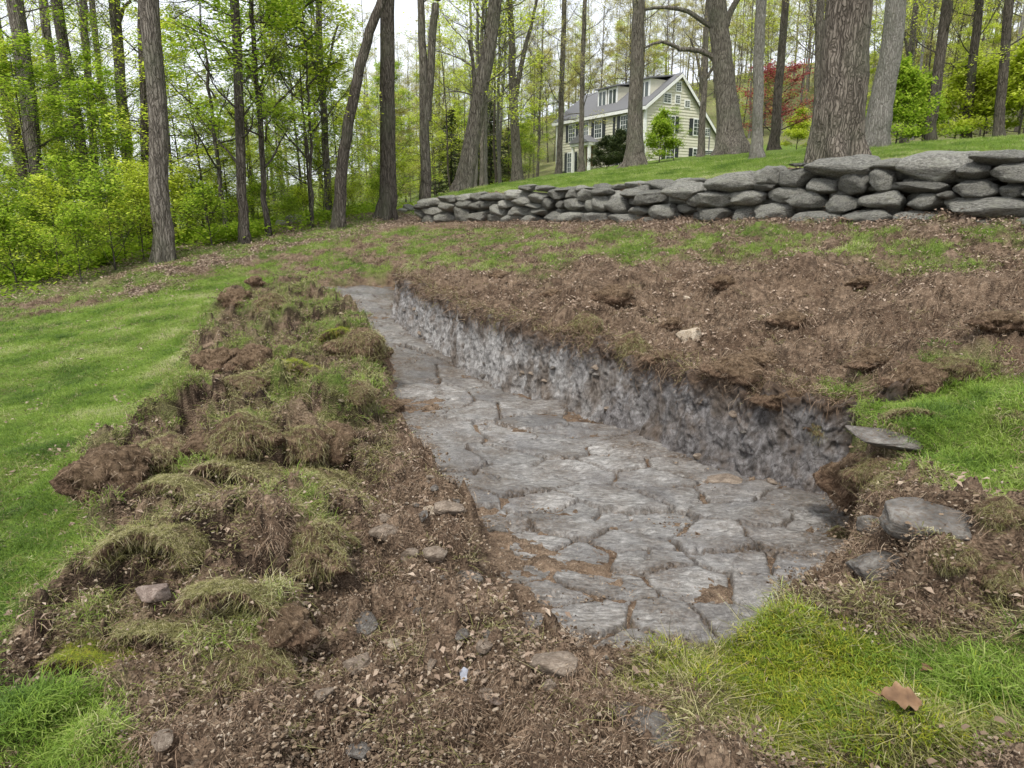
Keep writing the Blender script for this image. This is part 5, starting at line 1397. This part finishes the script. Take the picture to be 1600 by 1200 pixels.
# walls
prof = [(0, zg), (0, ze), (WR, zr), (WG, zl), (WG, zg)]
V = np.array([hp(u, g, z) for u in (0, LF_) for g, z in prof])
bm = bmesh.new(); vs = [bm.verts.new(v) for v in V]
bm.faces.new(vs[:5]); bm.faces.new(vs[5:][::-1])
for i in range(5): bm.faces.new((vs[i], vs[i + 5], vs[(i + 1) % 5 + 5], vs[(i + 1) % 5]))
bmesh.ops.recalc_face_normals(bm, faces=bm.faces)
me = bpy.data.meshes.new('wall'); bm.to_mesh(me); bm.free(); me.materials.append(MATS['cream_clapboard']); link('wall', me, house)
B = Build(); z = zg + .1
while z < zr - .3:
    dz = .25
    def strip(u0, g0, u1, g1, o0, o1, zz):   # leaning board, lower edge proud
        n_ = (o0, o1)
        V = np.array([hp(u0 - .004 * n_[0], g0 - .004 * n_[1], zz + dz), hp(u1 - .004 * n_[0], g1 - .004 * n_[1], zz + dz), hp(u1 - .05 * n_[0], g1 - .05 * n_[1], zz), hp(u0 - .05 * n_[0], g0 - .05 * n_[1], zz),
                      hp(u1, g1, zz), hp(u0, g0, zz)])
        B.add(V, np.array([(0, 1, 2, 3), (3, 2, 4, 5)]))
    if z + dz < ze - .1: strip(0, 0, LF_, 0, 0, 1, z)
    ga = 0 if z + dz < ze else (z + dz - ze) / (zr - ze) * WR
    gb = WG if z + dz < zl else WR + (zr - z - dz) / (zr - zl) * (WG - WR)
    if gb > ga + .1: strip(0, ga, 0, gb, 1, 0, z)
    z += dz
link('clapboards', B.mesh('clapboards', [MATS['cream_clapboard']], False), house, kind='stuff')
# roof planes with overhang
def plate(name, pts, th, mat, parent=None):
    P = np.array(pts, float); n = len(P); V = np.vstack([P, P + [0, 0, th]])
    bm = bmesh.new(); vs = [bm.verts.new(v) for v in V]; bm.faces.new(vs[:n][::-1]); bm.faces.new(vs[n:])
    for i in range(n): bm.faces.new((vs[i], vs[(i + 1) % n], vs[(i + 1) % n + n], vs[i + n]))
    bmesh.ops.recalc_face_normals(bm, faces=bm.faces)
    me = bpy.data.meshes.new(name); bm.to_mesh(me); bm.free(); me.materials.append(MATS[mat]); return link(name, me, parent or house)
oh = .35; s1 = (zr - ze) / WR; s2 = (zr - zl) / (WG - WR)
roof = plate('roof', [hp(-oh, -oh, ze - s1 * oh + .03), hp(LF_ + oh, -oh, ze - s1 * oh + .03), hp(LF_ + oh, WR, zr + .03), hp(-oh, WR, zr + .03)], .14, 'grey_shingle')
plate('roof', [hp(-oh, WR, zr + .031), hp(LF_ + oh, WR, zr + .031), hp(LF_ + oh, WG + oh, zl - s2 * oh + .03), hp(-oh, WG + oh, zl - s2 * oh + .03)], .141, 'grey_shingle')
for nm, pts in (('rake_board', [(-oh, -oh, ze - s1 * oh), (-oh, WR, zr)]), ('rake_board', [(-oh, WR, zr), (-oh, WG + oh, zl - s2 * oh)])):
    (u, g0, z0_), (_, g1, z1_) = pts
    plate(nm, [hp(u - .03, g0, z0_ - .22), hp(u + .02, g0, z0_ - .22), hp(u + .02, g1, z1_ - .22), hp(u - .03, g1, z1_ - .22)], .30, 'white_trim')
hbox('eave_board', -oh, LF_ + oh, -oh - .04, -oh + .02, ze - s1 * oh - .18, ze - s1 * oh + .08, 'white_trim')
hbox('corner_board', -.07, .12, -.07, .0, zg, ze - .12, 'white_trim'); hbox('corner_board', -.07, -.002, 0.001, .14, zg, ze - .1, 'white_trim'); hbox('corner_board', LF_ - .12, LF_ + .05, -.05, 0, zg, ze - .12, 'white_trim')
def window(side, c, z0, w, h, shut=True, sh_side=(1, 1), panes=(2, 3)):
    """side 'f' front (along u) or 'g' gable (along g)"""
    def bx(nm, a0, a1, d0, d1, za, zb_, mat, par=None):
        return hbox(nm, a0, a1, d0, d1, za, zb_, mat, par) if side == 'f' else hbox(nm, d0, d1, a0, a1, za, zb_, mat, par)
    f = bx('window', c - w / 2 - .09, c + w / 2 + .09, -.095, .02, z0 - .1, z0 + h + .12, 'white_trim')
    for k in (0, 1):
        bx('pane', c - w / 2, c + w / 2, -.106, -.09, z0 + k * (h / 2 + .02), z0 + h / 2 - .03 + k * (h / 2 + .03), 'glass', f)
    mb = Build()
    for q in range(1, panes[0] + 1):
        xx = c - w / 2 + w * q / (panes[0] + 1)
        a, b = ((xx - .012, xx + .012), (-.116, -.107)); (hbox('', a[0], a[1], b[0], b[1], z0, z0 + h, '', None, mb) if side == 'f' else hbox('', b[0], b[1], a[0], a[1], z0, z0 + h, '', None, mb))
    for q in (.25, .75):
        a, b = ((c - w / 2, c + w / 2), (-.1145, -.1085)); zz = z0 + h * q; (hbox('', a[0], a[1], b[0], b[1], zz - .012, zz + .012, '', None, mb) if side == 'f' else hbox('', b[0], b[1], a[0], a[1], zz - .012, zz + .012, '', None, mb))
    link('muntins', mb.mesh('muntins', [MATS['white_trim']], False), f)
    if shut:
        for s, on in zip((-1, 1), sh_side):
            if on:
                e = c + s * (w / 2 + .32); bx('shutter', e - .21, e + .21, -.10, .0, z0 - .05, z0 + h + .06, 'black_shutter')
def u_at(px):   # position along the front from the corner
    k = ray(px, 200)[0] / ray(px, 200)[1]; return (A_[0] - k * A_[1]) / (.526 + .85 * k)
def g_at(px, py=200):
    k = ray(px, py)[0] / ray(px, py)[1]; return (k * A_[1] - A_[0]) / (.85 - .526 * k)
z2 = ze - .55 - 1.55; z1 = z2 - 2.85
for px in (895, 917, 935.7, 976.5): window('f', u_at(px), z2, .95 if px != 917 else .6, 1.5, sh_side=(1, 1) if px != 917 else (0, 0))
window('f', u_at(957.5), z2, .6, 1.5, sh_side=(0, 0)) if False else None
hbox('shutter', u_at(961.5), u_at(958.5), -.08, 0, z2 - .05, z2 + 1.56, 'black_shutter')
window('f', 1.3, z2, .95, 1.5)
for u in (u_at(893.5), 1.3, u_at(976)): window('f', u, z1, .95, 1.75)
ud = u_at(923)
door = hbox('door', ud - .5, ud + .5, -.09, .01, zg + .3, zg + 2.6, 'brown_door')
hbox('door_panel', ud - .35, ud + .35, -.11, -.088, zg + 1.5, zg + 2.4, 'glass', door)
zpt = z1 + 2.15
por = hbox('porch_beam', ud - 1.5, ud + 1.5, -1.3, -.1, zpt, zpt + .25, 'white_trim')
for uu in (ud - 1.25, ud + 1.25):
    for gg in (-1.2,):
        hbox('porch_column', uu - .11, uu + .11, gg, gg + .22, zg - .3, zpt, 'white_trim')
V = np.array([hp(ud - 1.6, -1.45, zpt + .26), hp(ud + 1.6, -1.45, zpt + .26), hp(ud, -1.45, zpt + 1.0), hp(ud - 1.6, -.05, zpt + .26), hp(ud + 1.6, -.05, zpt + .26), hp(ud, -.05, zpt + 1.0)])
bm = bmesh.new(); vs = [bm.verts.new(v) for v in V]
for f in ((0, 1, 2), (5, 4, 3), (0, 2, 5, 3), (2, 1, 4, 5), (1, 0, 3, 4)): bm.faces.new([vs[i] for i in f])
bmesh.ops.recalc_face_normals(bm, faces=bm.faces)
me = bpy.data.meshes.new('porch_roof'); bm.to_mesh(me); bm.free(); me.materials.append(MATS['grey_shingle']); link('porch_roof', me, house)
# dormers
for px in (922.5, 938, 972.5, 1003):
    u = max(u_at(px) - .4, 1.35); g0 = 1.05; zb_ = ze + s1 * g0 - .1; h = 1.75; w = .62
    dm = hbox('dormer', u - w, u + w, g0, WR - .2, zb_ - .3, zb_ + h - .1, 'cream_clapboard')
    fr = hbox('dormer_window', u - w - .04, u + w + .04, g0 - .05, g0 + .02, zb_, zb_ + h - .12, 'white_trim', dm)
    for s in (-1, 1): hbox('pane', u + s * .27 - .2, u + s * .27 + .2, g0 - .065, g0 - .045, zb_ + .18, zb_ + h - .35, 'glass', dm)
    plate('dormer_roof', [hp(u - w - .25, g0 - .3, zb_ + h - .14), hp(u + w + .25, g0 - .3, zb_ + h - .14), hp(u + w + .25, WR, zb_ + h + .3), hp(u - w - .25, WR, zb_ + h + .3)], .12, 'grey_shingle', dm)
# gable windows
def gz_(px, py):
    g = g_at(px, py); return PY(px, py, A_[1] + .526 * g)[2]
for (px, y0, y1, w, sh) in ((1059.7, 129, 142, .5, 0), (1042, 147, 160, .75, 0), (1058, 149.5, 161, .45, 0), (1073, 158, 167, .5, 0), (1046.5, 182, 205, .95, 1), (1088, 187, 211, .8, 1), (1104, 202, 212, .5, 0),
                            (1046, 229, 250, .9, 1), (1087, 233, 252, .8, 1), (1106, 236, 246, 1.3, 0)):
    zt_, zb_ = gz_(px, y0), gz_(px, y1)
    window('g', g_at(px, (y0 + y1) / 2), zb_, w, zt_ - zb_, shut=bool(sh), panes=(1, 1))
hbox('downspout', -.12, -.04, g_at(1108), g_at(1108) + .08, zg, roofz(g_at(1108)) - .3, 'grey_shingle')
hbox('chimney', LF_ * .3, LF_ * .3 + .9, WR + .2, WR + 1.0, zr - 1, zr + .6, 'grey_shingle') if False else None
